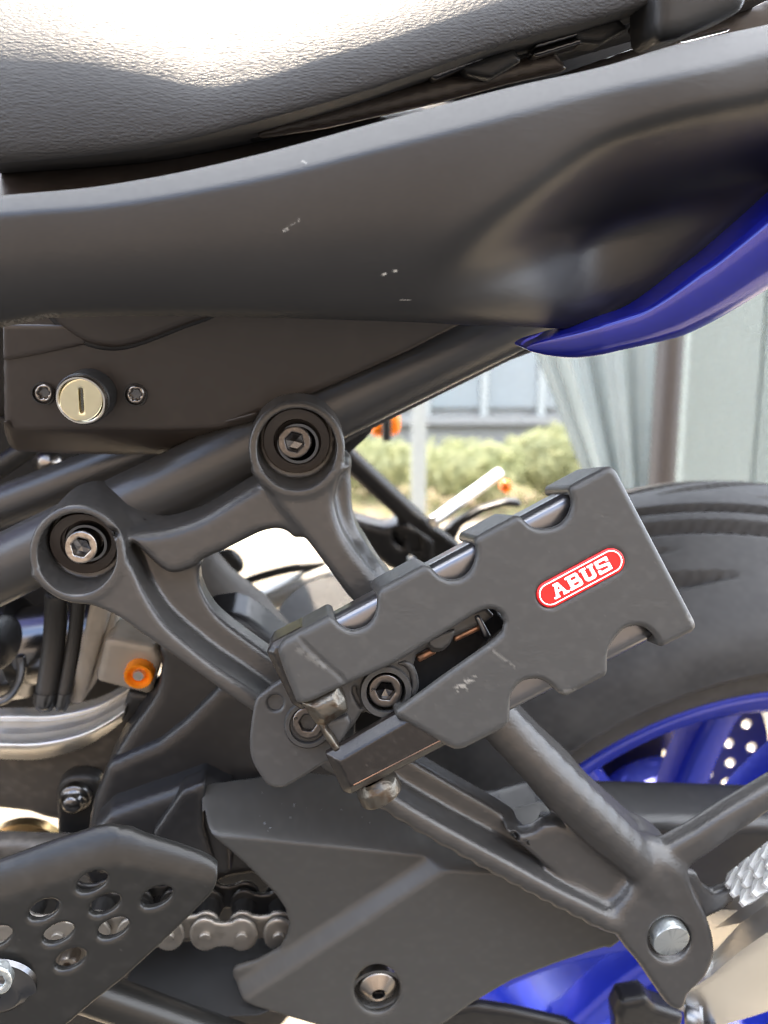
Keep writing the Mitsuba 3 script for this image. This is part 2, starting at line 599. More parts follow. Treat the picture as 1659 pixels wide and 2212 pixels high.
# ================================================================== THE SETTING
def sheet(x0, x1, y0, y1, z, n=2):
    xs, ys = np.linspace(x0, x1, n), np.linspace(y0, y1, n)
    g = np.stack([*np.meshgrid(xs, ys, indexing='ij'), np.full((n, n), z)], -1)
    return g.reshape(-1, 3), grid_faces(n, n)


add('ground', sheet(-150, 150, -150, 150, 0.0), 'paving', False, True, label='pale sandy paving under and around the motorcycle', kind='structure')


add('dark_ground', sheet(-150, 150, -150, .14, 0.004), 'shade_grey', False, True, label='dark grey sheet added on the near side, standing in for shaded ground', kind='structure')  # added dark sheet in place of shaded ground, mirrored by the machine


def g3(u, v, dist):
    """world point at a distance measured along +y"""
    d = FW + (u - W0 / 2) / F * RT + (H0 / 2 - v) / F * UP
    return CAM + d * (dist / d[1])


def wbox(x0, x1, y0, y1, z0, z1, r=0.0):
    m = trimesh.creation.box(extents=[x1 - x0, y1 - y0, z1 - z0])
    m.apply_translation([(x0 + x1) / 2, (y0 + y1) / 2, (z0 + z1) / 2])
    return m


# white ribbed metal panels, behind the wheel on the right
yw = 2.0
pe = [g3(u, 880, yw)[0] for u in (1475, 1640, 1760, 1900, 2060)]
for i in range(4):
    x0, x1 = pe[i] + .004, pe[i + 1] - .004
    k = 24
    xs = np.linspace(x0, x1, k * 4 + 1)
    yy = yw + .004 * np.array([0, 1, 1, 0] * k + [0])
    yy[0] = yy[-1] = yw + .02
    G = np.stack([np.stack([xs, yy, np.full_like(xs, z)], 1) for z in np.linspace(.06, 2.3, 3)], 1)
    add('metal_wall__panel', thicken(G, (0, .03, 0)), 'white_metal', 30, True)
add('metal_wall__rail', wbox(pe[0], pe[-1], yw - .01, yw + .06, .0, .058), 'white_metal', False, True)
labels['metal_wall'] = {'label': 'white ribbed metal wall behind the rear tyre', 'category': 'wall'}
pa, pb = g3(1411, 880, 1.9), g3(1468, 880, 1.9)
pr0 = (pb[0] - pa[0]) / 2
add('drain_pipe__pipe', lathe([(pa[0] + pb[0]) / 2, 1.9, 0], [0, 0, 1], [(0, 0), (pr0, 0), (pr0, 2.6), (0, 2.6)], 32), 'post_metal', 40, True)
add('drain_pipe__collar', lathe([(pa[0] + pb[0]) / 2, 1.9, 1.25], [0, 0, 1], [(pr0, 0), (pr0 * 1.12, .004), (pr0 * 1.12, .05), (pr0, .054)], 32), 'post_metal', 40, True)
labels['drain_pipe'] = {'label': 'dark brown drainpipe at the left edge of the white metal wall', 'category': 'pipe'}
# a pale leaning sheet with folds, left of the pipe
sx = []
for s in np.linspace(0, 1, 40):
    u_t = 1128 + (1422 - 1128) * s
    u_b = 1292 + (1400 - 1292) * s
    a, b = g3(u_t, 690, 2.1), g3(u_b, 1100, 2.1)
    fold = .02 * math.sin(s * 17) + .012 * math.sin(s * 41 + 1)
    sx.append([a + (b - a) * t + np.array([0, fold, 0]) for t in np.linspace(-.25, 1.25, 12)])
G = np.array(sx)
add('tarpaulin', thicken(G, (0, .004, 0)), 'pale_sheet', True, True, label='pale grey green sheet hanging in folds left of the drainpipe', category='tarpaulin')
p0 = g3(905, 900, 3.0)
add('white_post', join(wbox(p0[0] - .03, p0[0] + .03, 2.97, 3.03, .02, 2.6), wbox(p0[0] - .07, p0[0] + .07, 2.93, 3.07, .0, .02)), 'post_white', False, True,
    label='thin white post standing on the grass behind the frame tube', category='post')
# a pale building with a glazed front behind the shrubs
BX0, BX1, BY = -4.2, 5.4, 10.0
add('glazed_building__wall', wbox(BX0, BX1, BY + .12, BY + 6, 0, 4.2), 'far_wall', False, True)
add('glazed_building__roof', wbox(BX0 - .3, BX1 + .3, BY - .3, BY + 6.3, 4.203, 4.5), 'post_white', False, True)
for i in range(12):
    for j in range(3):
        x0, z0 = BX0 + .8 * i, .55 + 1.2 * j
        k = add('glazed_building__window', wbox(x0 + .06, x0 + .74, BY + .04, BY + .115, z0 + .06, z0 + 1.14), 'far_glass', False, True)
for i in range(13):
    add('glazed_building__mullion', wbox(BX0 + .8 * i - .05, BX0 + .8 * i + .05, BY, BY + .118, .5, 4.18), 'post_white', False, True)
add('glazed_building__sill', wbox(BX0, BX1, BY - .06, BY + .117, .38, .497), 'far_wall', False, True)
labels['glazed_building'] = {'label': 'pale building with large grey blue windows behind the shrubs', 'category': 'building'}


# unseen warm brown wall added behind the camera for the machine's side to mirror
add('added_wall__wall', wbox(-9, 9, -5.4, -5.0, 0, 4.4), 'plaster', False, True)
add('added_wall__coping', wbox(-9.1, 9.1, -5.48, -4.92, 4.403, 4.55), 'post_white', False, True)
labels['added_wall'] = {'label': 'tall warm brown wall added behind the camera for the motorcycle to mirror', 'category': 'wall'}
# grass strip and shrubs
gx, gy = rng.uniform(-4, 6, 26000), rng.uniform(4.2, 11, 26000)
bl = []
base = np.stack([gx, gy, np.zeros_like(gx)], 1)
ang = rng.uniform(0, 6.28, len(gx))
w = np.stack([np.cos(ang), np.sin(ang), 0 * ang], 1) * .006
tip = base + np.stack([rng.normal(0, .03, len(gx)), rng.normal(0, .03, len(gx)), rng.uniform(.05, .13, len(gx))], 1)
add('grass', (np.vstack([base - w, base + w, tip]), np.stack([np.arange(len(gx)), np.arange(len(gx)) + len(gx), np.arange(len(gx)) + 2 * len(gx)], 1)), 'grass_blade', False, True,
    label='sunlit pale green grass beyond the paving', kind='stuff', category='grass')
add('lawn_soil', sheet(-4, 6, 4.2, 11, .004), 'bark', False, True, label='soil under the grass strip', kind='structure')


def shrub(x, y, rx, h, lab, seed, n=1600):
    r = np.random.default_rng(seed)
    d = r.normal(size=(n, 3))
    d /= np.linalg.norm(d, axis=1, keepdims=True)
    rad = r.uniform(.35, 1, n) ** .5 * (0.75 + .35 * meshkit.noise(d * 2.2 + seed))
    c = d * rad[:, None] * [rx, rx, h / 2] + [x, y, h / 2 + .05]
    a = r.normal(size=(n, 3)); a /= np.linalg.norm(a, axis=1, keepdims=True)
    b = np.cross(a, d); b /= np.linalg.norm(b, axis=1, keepdims=True) + 1e-9
    s = r.uniform(.02, .045, n)[:, None]
    v = np.stack([c - a * s, c + b * s * .5, c + a * s, c - b * s * .5], 1).reshape(-1, 3)
    i = np.arange(n) * 4
    f = np.vstack([np.stack([i, i + 1, i + 2], 1), np.stack([i, i + 2, i + 3], 1)])
    key = 'shrub' if 'shrub__foliage' not in scene else 'shrub_%03d' % (1 + sum(1 for q in scene if q.startswith('shrub') and q.endswith('__foliage')))
    add(key + '__foliage', (v, f), 'leaf', False, True)
    add(key + '__stem', lathe([x, y, 0], [0, 0, 1], [(.03, 0), (.02, h * .5), (.001, h * .7)], 8), 'bark', True, True)
    labels[key] = {'label': lab, 'category': 'shrub'}


shrub(*g3(1010, 1000, 4.6)[:2], .40, .44, 'low pale green shrub behind the silver footrest', 1)
shrub(*g3(1190, 1000, 4.9)[:2], .36, .52, 'pale green shrub just left of the hanging sheet', 2)
shrub(*g3(800, 1000, 5.2)[:2], .44, .42, 'pale green shrub seen between the bracket and the white post', 3)
shrub(*g3(600, 1150, 4.7)[:2], .50, .45, 'low shrub seen through the gap between the bracket arms', 4)

# ================================================================== THE MOTORCYCLE
BK = 'motorcycle'
labels[BK] = {'label': 'black and blue motorcycle leaning on its stand, its left footrest bracket in front', 'category': 'motorcycle'}


def mk(name):
    return f'{BK}__{name}'


# ---- planes (inboard distance from the camera, by picture position)
PB = plane((400, 1080, .245), (1450, 2036, .188))            # front of the footrest bracket
PL = plane((400, 1080, .2085), (1450, 2036, .1600)) + (1,)          # front of the lock cover: parallel to it, further out
PH = plane((700, 1850, .220), (900, 2139, .211))             # hugger side
PG = plane((100, 1830, .196), (250, 2150, .182))             # heel guard

# ---- seat
us = np.linspace(-60, 1460, 170)
seat_bot = interp([(-60, 358), (0, 353), (123, 343), (300, 323), (402, 302), (553, 263), (766, 203), (920, 152), (1106, 90), (1300, 38), (1460, -12)])
seat_term = interp([(-60, 112), (0, 118), (150, 126), (300, 152), (450, 184), (553, 166), (700, 118), (850, 74), (950, 40), (1050, 6), (1200, -40), (1460, -120)])
LOW = -26


def seat_ang(u, t):
    v = seat_top(u) + (seat_bot(u) - seat_top(u)) * t
    b, m = seat_bot(u), seat_term(u)
    return np.interp(v, [m - 260, m - 150, m - 60, m, m + (b - m) * .25, m + (b - m) * .55, m + (b - m) * .78, m + (b - m) * .90, b], [60, 58, 50, 40, 27, 14, 3, -14, -52])


def seat_top(u):
    return min(-70.0, seat_term(u) - 110)


G = skin(us, seat_top, seat_bot, lambda u: .222, seat_ang, 200, upward=True)
add(mk('seat__cushion'), thicken(G, (0, .05, 0)), 'vinyl', True)
# ---- things under the seat
PU = .245
add(mk('seat__base_rail'), plate_mesh([(-60, 372), (553, 296), (703, 250), (953, 190), (1400, 60), (1700, -20), (1700, -60), (1100, 60), (553, 220), (-60, 330)], PU, 0, .02, .002, .002), 'void_black', True)
add(mk('trim_strip'), plate_mesh(curve([(-60, 377), (0, 370), (180, 352), (360, 322), (553, 293), (703, 270), (953, 213), (1106, 173), (1180, 153), (1250, 150), (1250, 185), (1106, 225), (553, 372), (0, 462), (-60, 470)], 3), plane((200, 370, .243), (200, 423, .233)), 0, .004, .0015, .0012), 'inner_plastic', True)
add(mk('trim_strip__insert'), plate_mesh([(553, 285), (600, 262), (766, 212), (960, 165), (1040, 152), (1106, 130), (1200, 108), (1230, 150), (1106, 178), (953, 219), (703, 276), (560, 298)], .239, 0, .004, .001, .0012), 'cover_plastic', True)
for q, mt in (([(920, 158), (1035, 118), (1050, 128), (940, 172)], 'dark_steel'), ([(1155, 92), (1310, 48), (1318, 56), (1160, 104)], 'dark_steel'), ([(1150, 112), (1300, 66), (1306, 76), (1158, 122)], 'dark_steel'), ([(1240, 58), (1330, 30), (1360, 60), (1300, 95), (1250, 90)], 'rubber'), ([(1000, 140), (1110, 100), (1130, 130), (1060, 170), (1010, 160)], 'rubber')):
    add(mk('seat__hook'), plate_mesh(q, .2335, 0, .010, .0012, .0008), mt, True)
add(mk('seat__bumper'), plate_mesh([(1418, -40), (1640, -60), (1614, 18), (1560, 40), (1480, 74), (1430, 84), (1420, 60)], .216, 0, .02, .004, .001, corner=.003), 'rubber', True)
add(mk('seat__stay'), plate_mesh([(1360, 58), (1418, 36), (1420, 78), (1380, 82)], .24, 0, .004, .001, .001), 'inner_plastic', True)
add(mk('catch_plate'), plate_mesh(curve([(1464, 92), (1490, 80), (1560, 63), (1577, 60), (1577, 66), (1540, 76), (1480, 92)], 4), plane((1500, 60, .250), (1500, 92, .243)), 0, .004, .0012, .0008), 'chrome', True)
add(mk('tray__shade_backing'), plate_mesh([(900, 180), (1300, 20), (1780, -80), (1780, 120), (1300, 220), (900, 330)], .285, 0, .005, .001, .003), 'void_black', True)  # near-black plate standing for the shadow under the seat
add(mk('tray'), plate_mesh([(1180, 170), (1659, 0), (1760, -40), (1760, 130), (1200, 260)], .262, 0, .004, .001, .002), 'inner_plastic', True)

# ---- tail panel
us = np.linspace(-60, 1890, 250)
t_top = interp([(-60, 431), (0, 423), (177, 407), (333, 383), (553, 335), (820, 263), (1106, 188), (1306, 143), (1473, 93), (1659, 53), (1720, 38), (1900, -10)])
t_band = interp([(-60, 470), (0, 463), (200, 447), (553, 387), (820, 320), (1106, 247), (1306, 193), (1573, 137), (1659, 113), (1720, 98), (1900, 50)])
_tb = curve([(-60, 716), (0, 708), (73, 694), (123, 686), (333, 683), (553, 686), (886, 696), (1020, 703), (1106, 705), (1219, 710), (1263, 709), (1339, 687), (1389, 669), (1439, 637), (1506, 587), (1553, 553), (1659, 463), (1720, 408), (1900, 250)], 6, False)
t_bot = interp(_tb)
SC0 = interp([(800, 600), (940, 560), (1050, 480), (1173, 395), (1306, 300), (1439, 258), (1659, 210), (1720, 196), (1900, 140)])       # where the scoop begins
SC1 = interp([(800, 640), (940, 618), (1050, 575), (1200, 525), (1373, 470), (1520, 430), (1659, 395), (1720, 370), (1900, 240)])       # where its lower lip flares out
SCA = interp([(0, 0), (900, 0), (980, .35), (1100, .75), (1250, 1), (1900, 1)])


def tail_ang(u, t):
    vt, vb = t_top(u), t_bot(u)
    v = vt + (vb - vt) * t
    bd = t_band(u)
    A = np.interp(v, [vt, vt + 10, bd - 8, bd + 12, bd + (vb - bd) * .35, bd + (vb - bd) * .65, bd + (vb - bd) * .9, vb], [47, 43, 41, 13, 5, -7, -24, -44])
    s = SCA(u)
    if s > 0:
        s0, s1 = SC0(u), SC1(u)
        lip = np.interp(u, [900, 1000, 1200, 1350, 1500, 1659], [0, 5, 8, 7, -2, -16])
        B = np.interp(v, [vt, vt + 10, bd - 8, bd + 12, s0 - 30, s0 + 25, s1 - 25, s1 + 45, vb - 70, vb - 25, vb], [47, 43, 41, 13, 8, -56, -60, lip, lip - 8, -34, -58])
        A = A * (1 - s) + B * s
    return A


G = skin(us, t_top, t_bot, lambda u: .212, tail_ang, 170, blur=(5, 1.6))
TAILG = G
add(mk('tail_panel'), thicken(G, (0, .012, 0)), 'tail_plastic', True, label='large satin black side panel below the seat, with small scuffs')


def tail_pt(u, v):
    i = int(np.argmin(abs(us - u)))
    t = (v - t_top(us[i])) / (t_bot(us[i]) - t_top(us[i]))
    return b2w(TAILG[i, int(np.clip(round(t * 169), 0, 169))])


for u0, v0, u1, v1, r, s in ((615, 498, 618, 496, .0004, .6), (625, 490, 637, 481, .0002, .5), (641, 477, 643, 475, .0004, .6), (826, 594, 832, 592, .0004, .6), (850, 586, 857, 584, .00045, .6),
                             (862, 648, 890, 648, .0002, .3), (20, 700, 68, 692, .0016, .07), (80, 688, 118, 682, .0012, .06), (1390, 290, 1440, 272, .0014, .012), (1412, 315, 1470, 290, .0014, .012), (1450, 285, 1505, 262, .0014, .012), (650, 348, 660, 352, .0003, .35)):
    MARKS.append(([float(k) for k in tail_pt(u0, v0)], [float(k) for k in tail_pt(u1, v1)], r, s))

# ---- side cover with the seat lock
PS = plane((200, 720, .270), (200, 920, .270))
add(mk('side_cover'), join(
    plate_mesh(curve([(-2, 640), (3, 712), (5, 830), (7, 915), (14, 932), (60, 934), (200, 932), (420, 932), (560, 900), (1000, 700), (1000, 640), (500, 640)], 3), PS, 0, .004, .0015, .0012),
    plate_mesh([(4, 905), (8, 940), (20, 968), (40, 977), (150, 982), (345, 984), (470, 940), (560, 905), (560, 890), (430, 926), (200, 926), (30, 924)], plane((200, 924, .2705), (200, 984, .286)), 0, .004, .001, .0012)), 'cover_plastic', True)
add(mk('side_cover__blister'), plate_mesh(curve([(106, 660), (116, 692), (160, 727), (200, 746), (247, 752), (300, 741), (400, 703), (453, 684), (470, 660), (300, 640)], 5), PS, -.003, .001, .0025, .0008), 'cover_plastic', True)
add(mk('side_cover__seam'), plate_mesh(curve([(98, 655), (113, 697), (157, 733), (199, 752), (247, 758), (303, 747), (402, 709), (462, 686), (480, 655), (300, 630)], 5), PS, -.0006, .001, .0005, .0008), 'void_black', True)
add(mk('side_cover__ledge'), plate_mesh([(4, 700), (190, 700), (182, 745), (90, 765), (5, 781)], PS, -.0012, .001, .0010, .0008), 'cover_plastic', True)
c = at(200, 846, PS, -.0005)
sc = pscale(200, 846, PS)
ax = np.array([0, -1.0, 0])
fy = .0135
pfd = pscale(175, 865, PS, -fy)
cf = at(175, 865, PS, -fy)
cc = np.array([cf[0], c[1], cf[2]])
rr = 56 * pfd
add(mk('side_cover__lock_sleeve'), lathe(cc, ax, [(rr * 1.05, 0), (rr * 1.05, fy * .80), (rr * 1.0, fy * .83), (rr * .9, fy * .83)], 64), 'rubber', 40)
add(mk('side_cover__lock_rim'), lathe(cc, ax, [(rr * .98, fy * .6), (rr * .98, fy * .93), (rr * .94, fy * 1.0), (rr * .88, fy * 1.0), (rr * .855, fy * .975), (rr * .855, fy * .9)], 64), 'chrome', 30)
kf = plate_mesh(circ(174, 864, 47.5, 64), PS, -fy * .985, -fy * .6, .0003, .0004, holes=[[(169, 839), (178, 838), (181, 892), (172, 893)]])
add(mk('side_cover__key_face'), kf, 'brass', 30)
add(mk('side_cover__key_slot'), plate_mesh([(168, 838), (180, 837), (183, 893), (170, 894)], PS, -fy * .8, -fy * .7, .0002, .0004), 'dark_steel', True)


def star_hole(r, n=6, k=.32):
    a = np.arange(72) * 2 * np.pi / 72
    rad = r * (1 - k / 2 + k / 2 * np.cos(n * a))
    return a, rad


def hexpts(u, v, r, rot=0.3):
    a = np.arange(6) * np.pi / 3 + rot
    return np.stack([u + r * np.cos(a), v + r * np.sin(a)], 1)


for u, v in ((94, 850), (293, 853)):
    add(mk('side_cover__screw_cup'), lathe(at(u, v, PS, -.0002), ax, [(26 * sc, 0), (25 * sc, .0012), (21.5 * sc, .0012), (21 * sc, .0003)], 40), 'rubber', 40)
    a, rad = star_hole(13)
    st = np.stack([u - 1 + rad * np.cos(a), v + rad * np.sin(a)], 1)
    add(mk('side_cover__screw'), plate_mesh(circ(u - 1, v, 20, 40), PS, -.0035, .0, .0012, .0003, holes=[st]), 'bolt_steel', 40)
    add(mk('side_cover__screw_socket'), lathe(at(u - 1, v, PS, -.0012), ax, [(0, .0), (14 * sc, 0.0001), (14 * sc, -.0005)], 20), 'dark_steel', 40)

# ---- frame tubes
def tpt(u, v, y):
    d = ray(u, v)
    return d * (y / d[1])


ta, tb_ = tpt(-120, 1290, .268), tpt(1230, 629, .290)
rt = 72 * pscale(600, 937, .280)
add(mk('frame_tube'), tube([ta + (tb_ - ta) * s for s in np.linspace(0, 1, 30)], rt, 64), 'frame_paint', True, label='thick satin black frame tube running up to the tail')
add(mk('frame_tube__flange'), plate_mesh([(735, 940), (1150, 748), (1215, 716), (1222, 724), (1150, 762), (1106, 778), (900, 880), (760, 950), (740, 965)], .286, 0, .004, .001, .001), 'frame_paint', True)
add(mk('frame_tube__gusset'), plate_mesh([(745, 940), (830, 900), (815, 915), (795, 945), (770, 968), (748, 988), (735, 980)], .33, 0, .006, .001, .0015), 'black_plastic', True)
ta, tb_ = tpt(-80, 1128, .30), tpt(420, 935, .31)
add(mk('frame_tube_001'), tube([ta, (ta + tb_) / 2, tb_], 48 * pscale(150, 1040, .3), 40), 'frame_paint', True)
ta, tb_ = tpt(-40, 1035, .34), tpt(150, 950, .34)
add(mk('frame_tube_001__cable'), tube([ta, (ta + tb_) / 2 + [0, .01, .004], tb_], .005, 20), 'rubber', True)
add(mk('frame_tube_001__clip'), lathe(tpt(105, 1000, .33), [.5, -1, .3], [(0, .008), (.004, .007), (.006, .004), (.006, -.01)], 24), 'bolt_steel', True)
add(mk('shade_sheet'), plate_mesh([(-260, 900), (420, 900), (560, 1000), (420, 1300), (330, 1400), (300, 1560), (-260, 1620)], .385, 0, .004, .001, .004), 'void_black', True)  # black sheet added for the darkness in the gaps behind the hoses

# ---- the rest of the machine: it stands outside the frame but shades and is mirrored
def block(x0, x1, y0, y1, z0, z1, r, h=.012):
    c, s_ = np.array([(x0 + x1) / 2, (y0 + y1) / 2, (z0 + z1) / 2]), np.array([x1 - x0, y1 - y0, z1 - z0]) / 2

    def fn(xs, y, zs):
        X, Z = xs[:, None, None], zs[None, None, :]
        q = [np.abs(X - c[0]) - s_[0] + r, np.abs(y - c[1]) - s_[1] + r, np.abs(Z - c[2]) - s_[2] + r]
        o = np.sqrt(sum(np.maximum(k, 0) ** 2 for k in q))
        return o + np.minimum(np.maximum(np.maximum(q[0], q[1]), q[2]), 0) - r
    return grid_mesh(fn, (x0, y0, z0), (x1, y1, z1), h)


add(mk('undertray'), block(-.24, .30, .285, .52, .012, .045, .01), 'void_black', True)
add(mk('engine'), block(-.95, -.42, .20, .56, -.48, .0, .06), 'brown_cast', True)
add(mk('fuel_tank'), block(-.85, -.36, .22, .54, .06, .36, .10), 'blue_paint', True)
add(mk('battery_box'), block(-.34, -.02, .40, .52, -.16, .03, .02), 'void_black', True)

# ---- blue tail cowl
us = np.concatenate([np.linspace(1138, 1180, 26), np.linspace(1184, 1880, 130)])
b_top = interp(curve([(1136, 751), (1146, 744), (1160, 738), (1206, 725), (1263, 710), (1339, 687), (1389, 669), (1439, 637), (1506, 586), (1553, 552), (1659, 462), (1720, 407), (1900, 249)], 5, False))
b_bot = interp(curve([(1136, 753), (1144, 758), (1156, 762), (1189, 769), (1239, 773), (1290, 768), (1339, 757), (1390, 746), (1439, 735), (1483, 722), (1556, 686), (1659, 624), (1720, 586), (1900, 460)], 5, False))


def blue_ang(u, t):
    return np.interp(t, [0, .05, .14, .2, .5, .72, .85, 1], [46, 40, 26, 9, -8, -26, -45, -72])


G = skin(us, b_top, b_bot, lambda u: float(np.interp(u, [1136, 1300, 1720], [.232, .224, .215])), blue_ang, 90)
add(mk('tail_cowl'), thicken(G, (0, .014, 0)), 'blue_paint', True, label='glossy deep blue cowl tapering to a point under the tail panel')
add(mk('tail_cowl__lip'), plate_mesh([(1200, 700), (1300, 700), (1300, 740), (1200, 740)], .262, 0, .003, .001, .001), 'pale_sheet', True)

# ---- footrest bracket: one casting
s0 = pscale(400, 1080, PB)
BOSS = [(166, 1197), (641, 970)]


def bf(pts, off=0.0):
    if len(pts) > 16 and len(pts) < 50:
        pts = curve(pts, 4)
    return flat([tuple(p) for p in pts], PB, off)


LA_front = bf([(70, 1235), (83, 1259), (143, 1298), (200, 1313), (253, 1336), (300, 1369), (367, 1416), (433, 1463), (493, 1506), (560, 1552), (640, 1612), (760, 1700), (826, 1738), (886, 1785), (953, 1824), (1106, 1900), (1189, 1945), (1273, 1988), (1320, 2012),
              (1345, 1996), (1283, 1962), (1206, 1924), (1106, 1868), (980, 1800), (853, 1724), (700, 1612), (553, 1503), (467, 1446), (400, 1393), (350, 1346), (313, 1289), (290, 1239), (267, 1193), (249, 1150), (200, 1150)])
LA_web = bf([(240, 1110), (300, 1116), (425, 1205), (428, 1239), (433, 1273), (453, 1313), (483, 1346), (553, 1399), (640, 1462), (760, 1562), (913, 1659), (1106, 1772), (1128, 1800), (1200, 1880), (1300, 1970), (1106, 1880), (853, 1724), (553, 1503), (400, 1393), (313, 1289), (249, 1156)], .0135)
BEAM = bf([(240, 1150), (300, 1152), (367, 1143), (433, 1120), (500, 1080), (555, 1047), (600, 1030), (670, 1090), (668, 1150), (640, 1166), (620, 1152), (600, 1146), (580, 1148), (553, 1157), (483, 1192), (437, 1213), (418, 1229), (360, 1240), (290, 1180)], .004)
RA_front = bf([(548, 1010), (575, 1062), (606, 1106), (663, 1173), (720, 1249), (765, 1305), (880, 1430), (1040, 1580), (1110, 1660), (1180, 1745), (1290, 1850), (1420, 1940), (1450, 1930), (1400, 1840), (1333, 1775), (1246, 1690), (1169, 1610), (1113, 1545), (1000, 1440), (840, 1280), (780, 1212), (744, 1160), (728, 1116), (724, 1080), (737, 1036), (746, 1003)])
RA_back = bf([(570, 1010), (620, 1090), (740, 1250), (900, 1430), (1060, 1580), (1180, 1740), (1400, 1930), (1430, 1850), (1290, 1712), (1246, 1662), (1180, 1600), (1113, 1530), (990, 1400), (900, 1310), (832, 1236), (796, 1180), (772, 1140), (760, 1090), (757, 1030), (740, 985)], .016)
WEB2 = bf(curve([(1096, 1800), (1125, 1806), (1155, 1800), (1185, 1784), (1240, 1800), (1426, 1939), (1440, 1995), (1330, 1995), (1240, 1920), (1150, 1850)], 5), .006)
HEAD = bf([(1313, 2003), (1333, 2029), (1353, 2056), (1383, 2092), (1413, 2136), (1439, 2172), (1456, 2187), (1473, 2189), (1485, 2176), (1493, 2153), (1525, 2121), (1543, 2086), (1548, 2050), (1536, 2000), (1509, 1944), (1485, 1892), (1430, 1858), (1395, 1900), (1345, 1960)])
PEGARM = bf([(1405, 1832), (1440, 1836), (1506, 1800), (1573, 1756), (1720, 1668), (1720, 1722), (1659, 1762), (1560, 1832), (1489, 1882), (1440, 1900)], .003)
PEGLOW = bf([(1480, 1884), (1508, 1892), (1520, 1916), (1542, 1932), (1570, 1922), (1600, 1906), (1720, 1824), (1720, 1850), (1640, 1905), (1560, 1970), (1520, 1990), (1500, 1960)], .011)
HOLES = [bf(circ(u, v, 86, 56, 87)) for u, v in BOSS]
RINGS = [bf(circ(u, v, 105, 56, 106)) for u, v in BOSS]
RECESS = bf(circ(1447, 2031, 47, 40, 49))
RIDGE = [at(u, v, PB, o) for u, v, o in ((760, 1220, .012), (900, 1375, .010), (1060, 1540, .007), (1180, 1660, .004), (1300, 1775, .004), (1395, 1872, .006), (1430, 1935, .010))]
RIDGE = curve([(p[0], p[1] - (PB[0] + PB[1] * p[2]), p[2]) for p in RIDGE], 4, False)
LRIDGE = [at(u, v, PB, .004) for u, v in ((620, 1570), (760, 1675), (860, 1744), (1000, 1826), (1106, 1884), (1206, 1936), (1300, 1985))]
LRIDGE = curve([(p[0], p[1] - (PB[0] + PB[1] * p[2]), p[2]) for p in LRIDGE], 3, False)


def capsule(X, Y, Z, a, b, ra, rb):
    a, b = np.asarray(a, np.float32), np.asarray(b, np.float32)
    e = b - a
    t = np.clip(((X - a[0]) * e[0] + (Y - a[1]) * e[1] + (Z - a[2]) * e[2]) / (e @ e), 0, 1)
    return np.sqrt((X - a[0] - t * e[0]) ** 2 + (Y - a[1] - t * e[1]) ** 2 + (Z - a[2] - t * e[2]) ** 2) - (ra + (rb - ra) * t)


def bracket(xs, y, zs):
    S = lambda p: sdpoly(p, xs, zs)[:, None, :]
    X, Z = xs[:, None, None].astype(np.float32), zs[None, None, :].astype(np.float32)
    d = ext(S(LA_front), y, 0, .020, .0022)
    d = smin(d, ext(S(LA_web), y, .0135, .024, .002), .0025)
    d = smin(d, ext(S(BEAM), y, .003, .024, .004), .003)
    r = smin(ext(S(RA_front), y, .0005, .020, .0035), ext(S(RA_back), y, .0125, .030, .003), .004)
    d = smin(d, r, .0025)
    d = smin(d, ext(S(WEB2), y, .0060, .0125, .002), .004)
    for i in range(len(RIDGE) - 1):
        ra, rb = np.interp([i / 4, (i + 1) / 4], [0, 3, 5, 6], [.0075, .0072, .006, .003])
        d = smin(d, capsule(X, y, Z, RIDGE[i], RIDGE[i + 1], ra, rb), .0025)
    for i in range(len(LRIDGE) - 1):
        d = smin(d, capsule(X, y, Z, LRIDGE[i], LRIDGE[i + 1], .0030, .0030), .002)
    for k in range(2):
        d = smin(d, ext(S(RINGS[k]), y, 0, .030, .0014), .0022)
    hd = ext(S(HEAD), y, .0, .026, .0032)
    d = smin(d, hd, .004)
    d = smin(d, ext(S(PEGARM), y, .003, .0115, .0028), .004)
    d = smin(d, ext(S(PEGLOW), y, .011, .0155, .0015), .003)
    for k in range(2):
        d = smax(d, -ext(S(HOLES[k]), y, -.02, .0135, .0005), .0008)
    d = smax(d, -ext(S(RECESS), y, -.02, .0028, .0012), .001)
    return d


allp = np.vstack([LA_front, LA_web, RA_back, HEAD, PEGARM] + RINGS)
P, f = grid_mesh(bracket, (allp[:, 0].min(), -.004, allp[:, 1].min()), (min(allp[:, 0].max(), .20), .031, allp[:, 1].max()), .00075, PB)
_bm = trimesh.Trimesh(P, f, process=False)
trimesh.smoothing.filter_taubin(_bm, lamb=.5, nu=.52, iterations=12)
P, f = np.array(_bm.vertices), np.array(_bm.faces)
add(mk('footrest_bracket'), (P, f), 'cast_paint', True, label='satin black cast footrest bracket with two bolted bosses')


def cap_bolt(root, u, v, pl, off, r, mat, rot=.2, depth=.006, hexr=.55, n=40, dimple=False):
    """socket head bolt: cylinder head with a hexagon socket"""
    s = pscale(u, v, pl, off)
    c = at(u, v, pl, off)
    add(root, plate_mesh(circ(u, v, r, n), pl, off, off + depth, .0006, .00035, holes=[hexpts(u, v, r * hexr, rot)]), mat, 30)
    p = at(u, v, pl, off + .0032)
    hx = hexpts(0, 0, r * hexr * s * 1.02, rot)
    tip = p + np.array([0, .0014, 0])
    v_ = np.vstack([[(p[0] + x, p[1], p[2] - z) for x, z in hx], [tip]])
    add(root + '_socket' if '__' not in root else root.rsplit('__', 1)[0] + '__bolt_socket', (v_, np.array([[i, (i + 1) % 6, 6] for i in range(6)])), 'dark_steel', False)


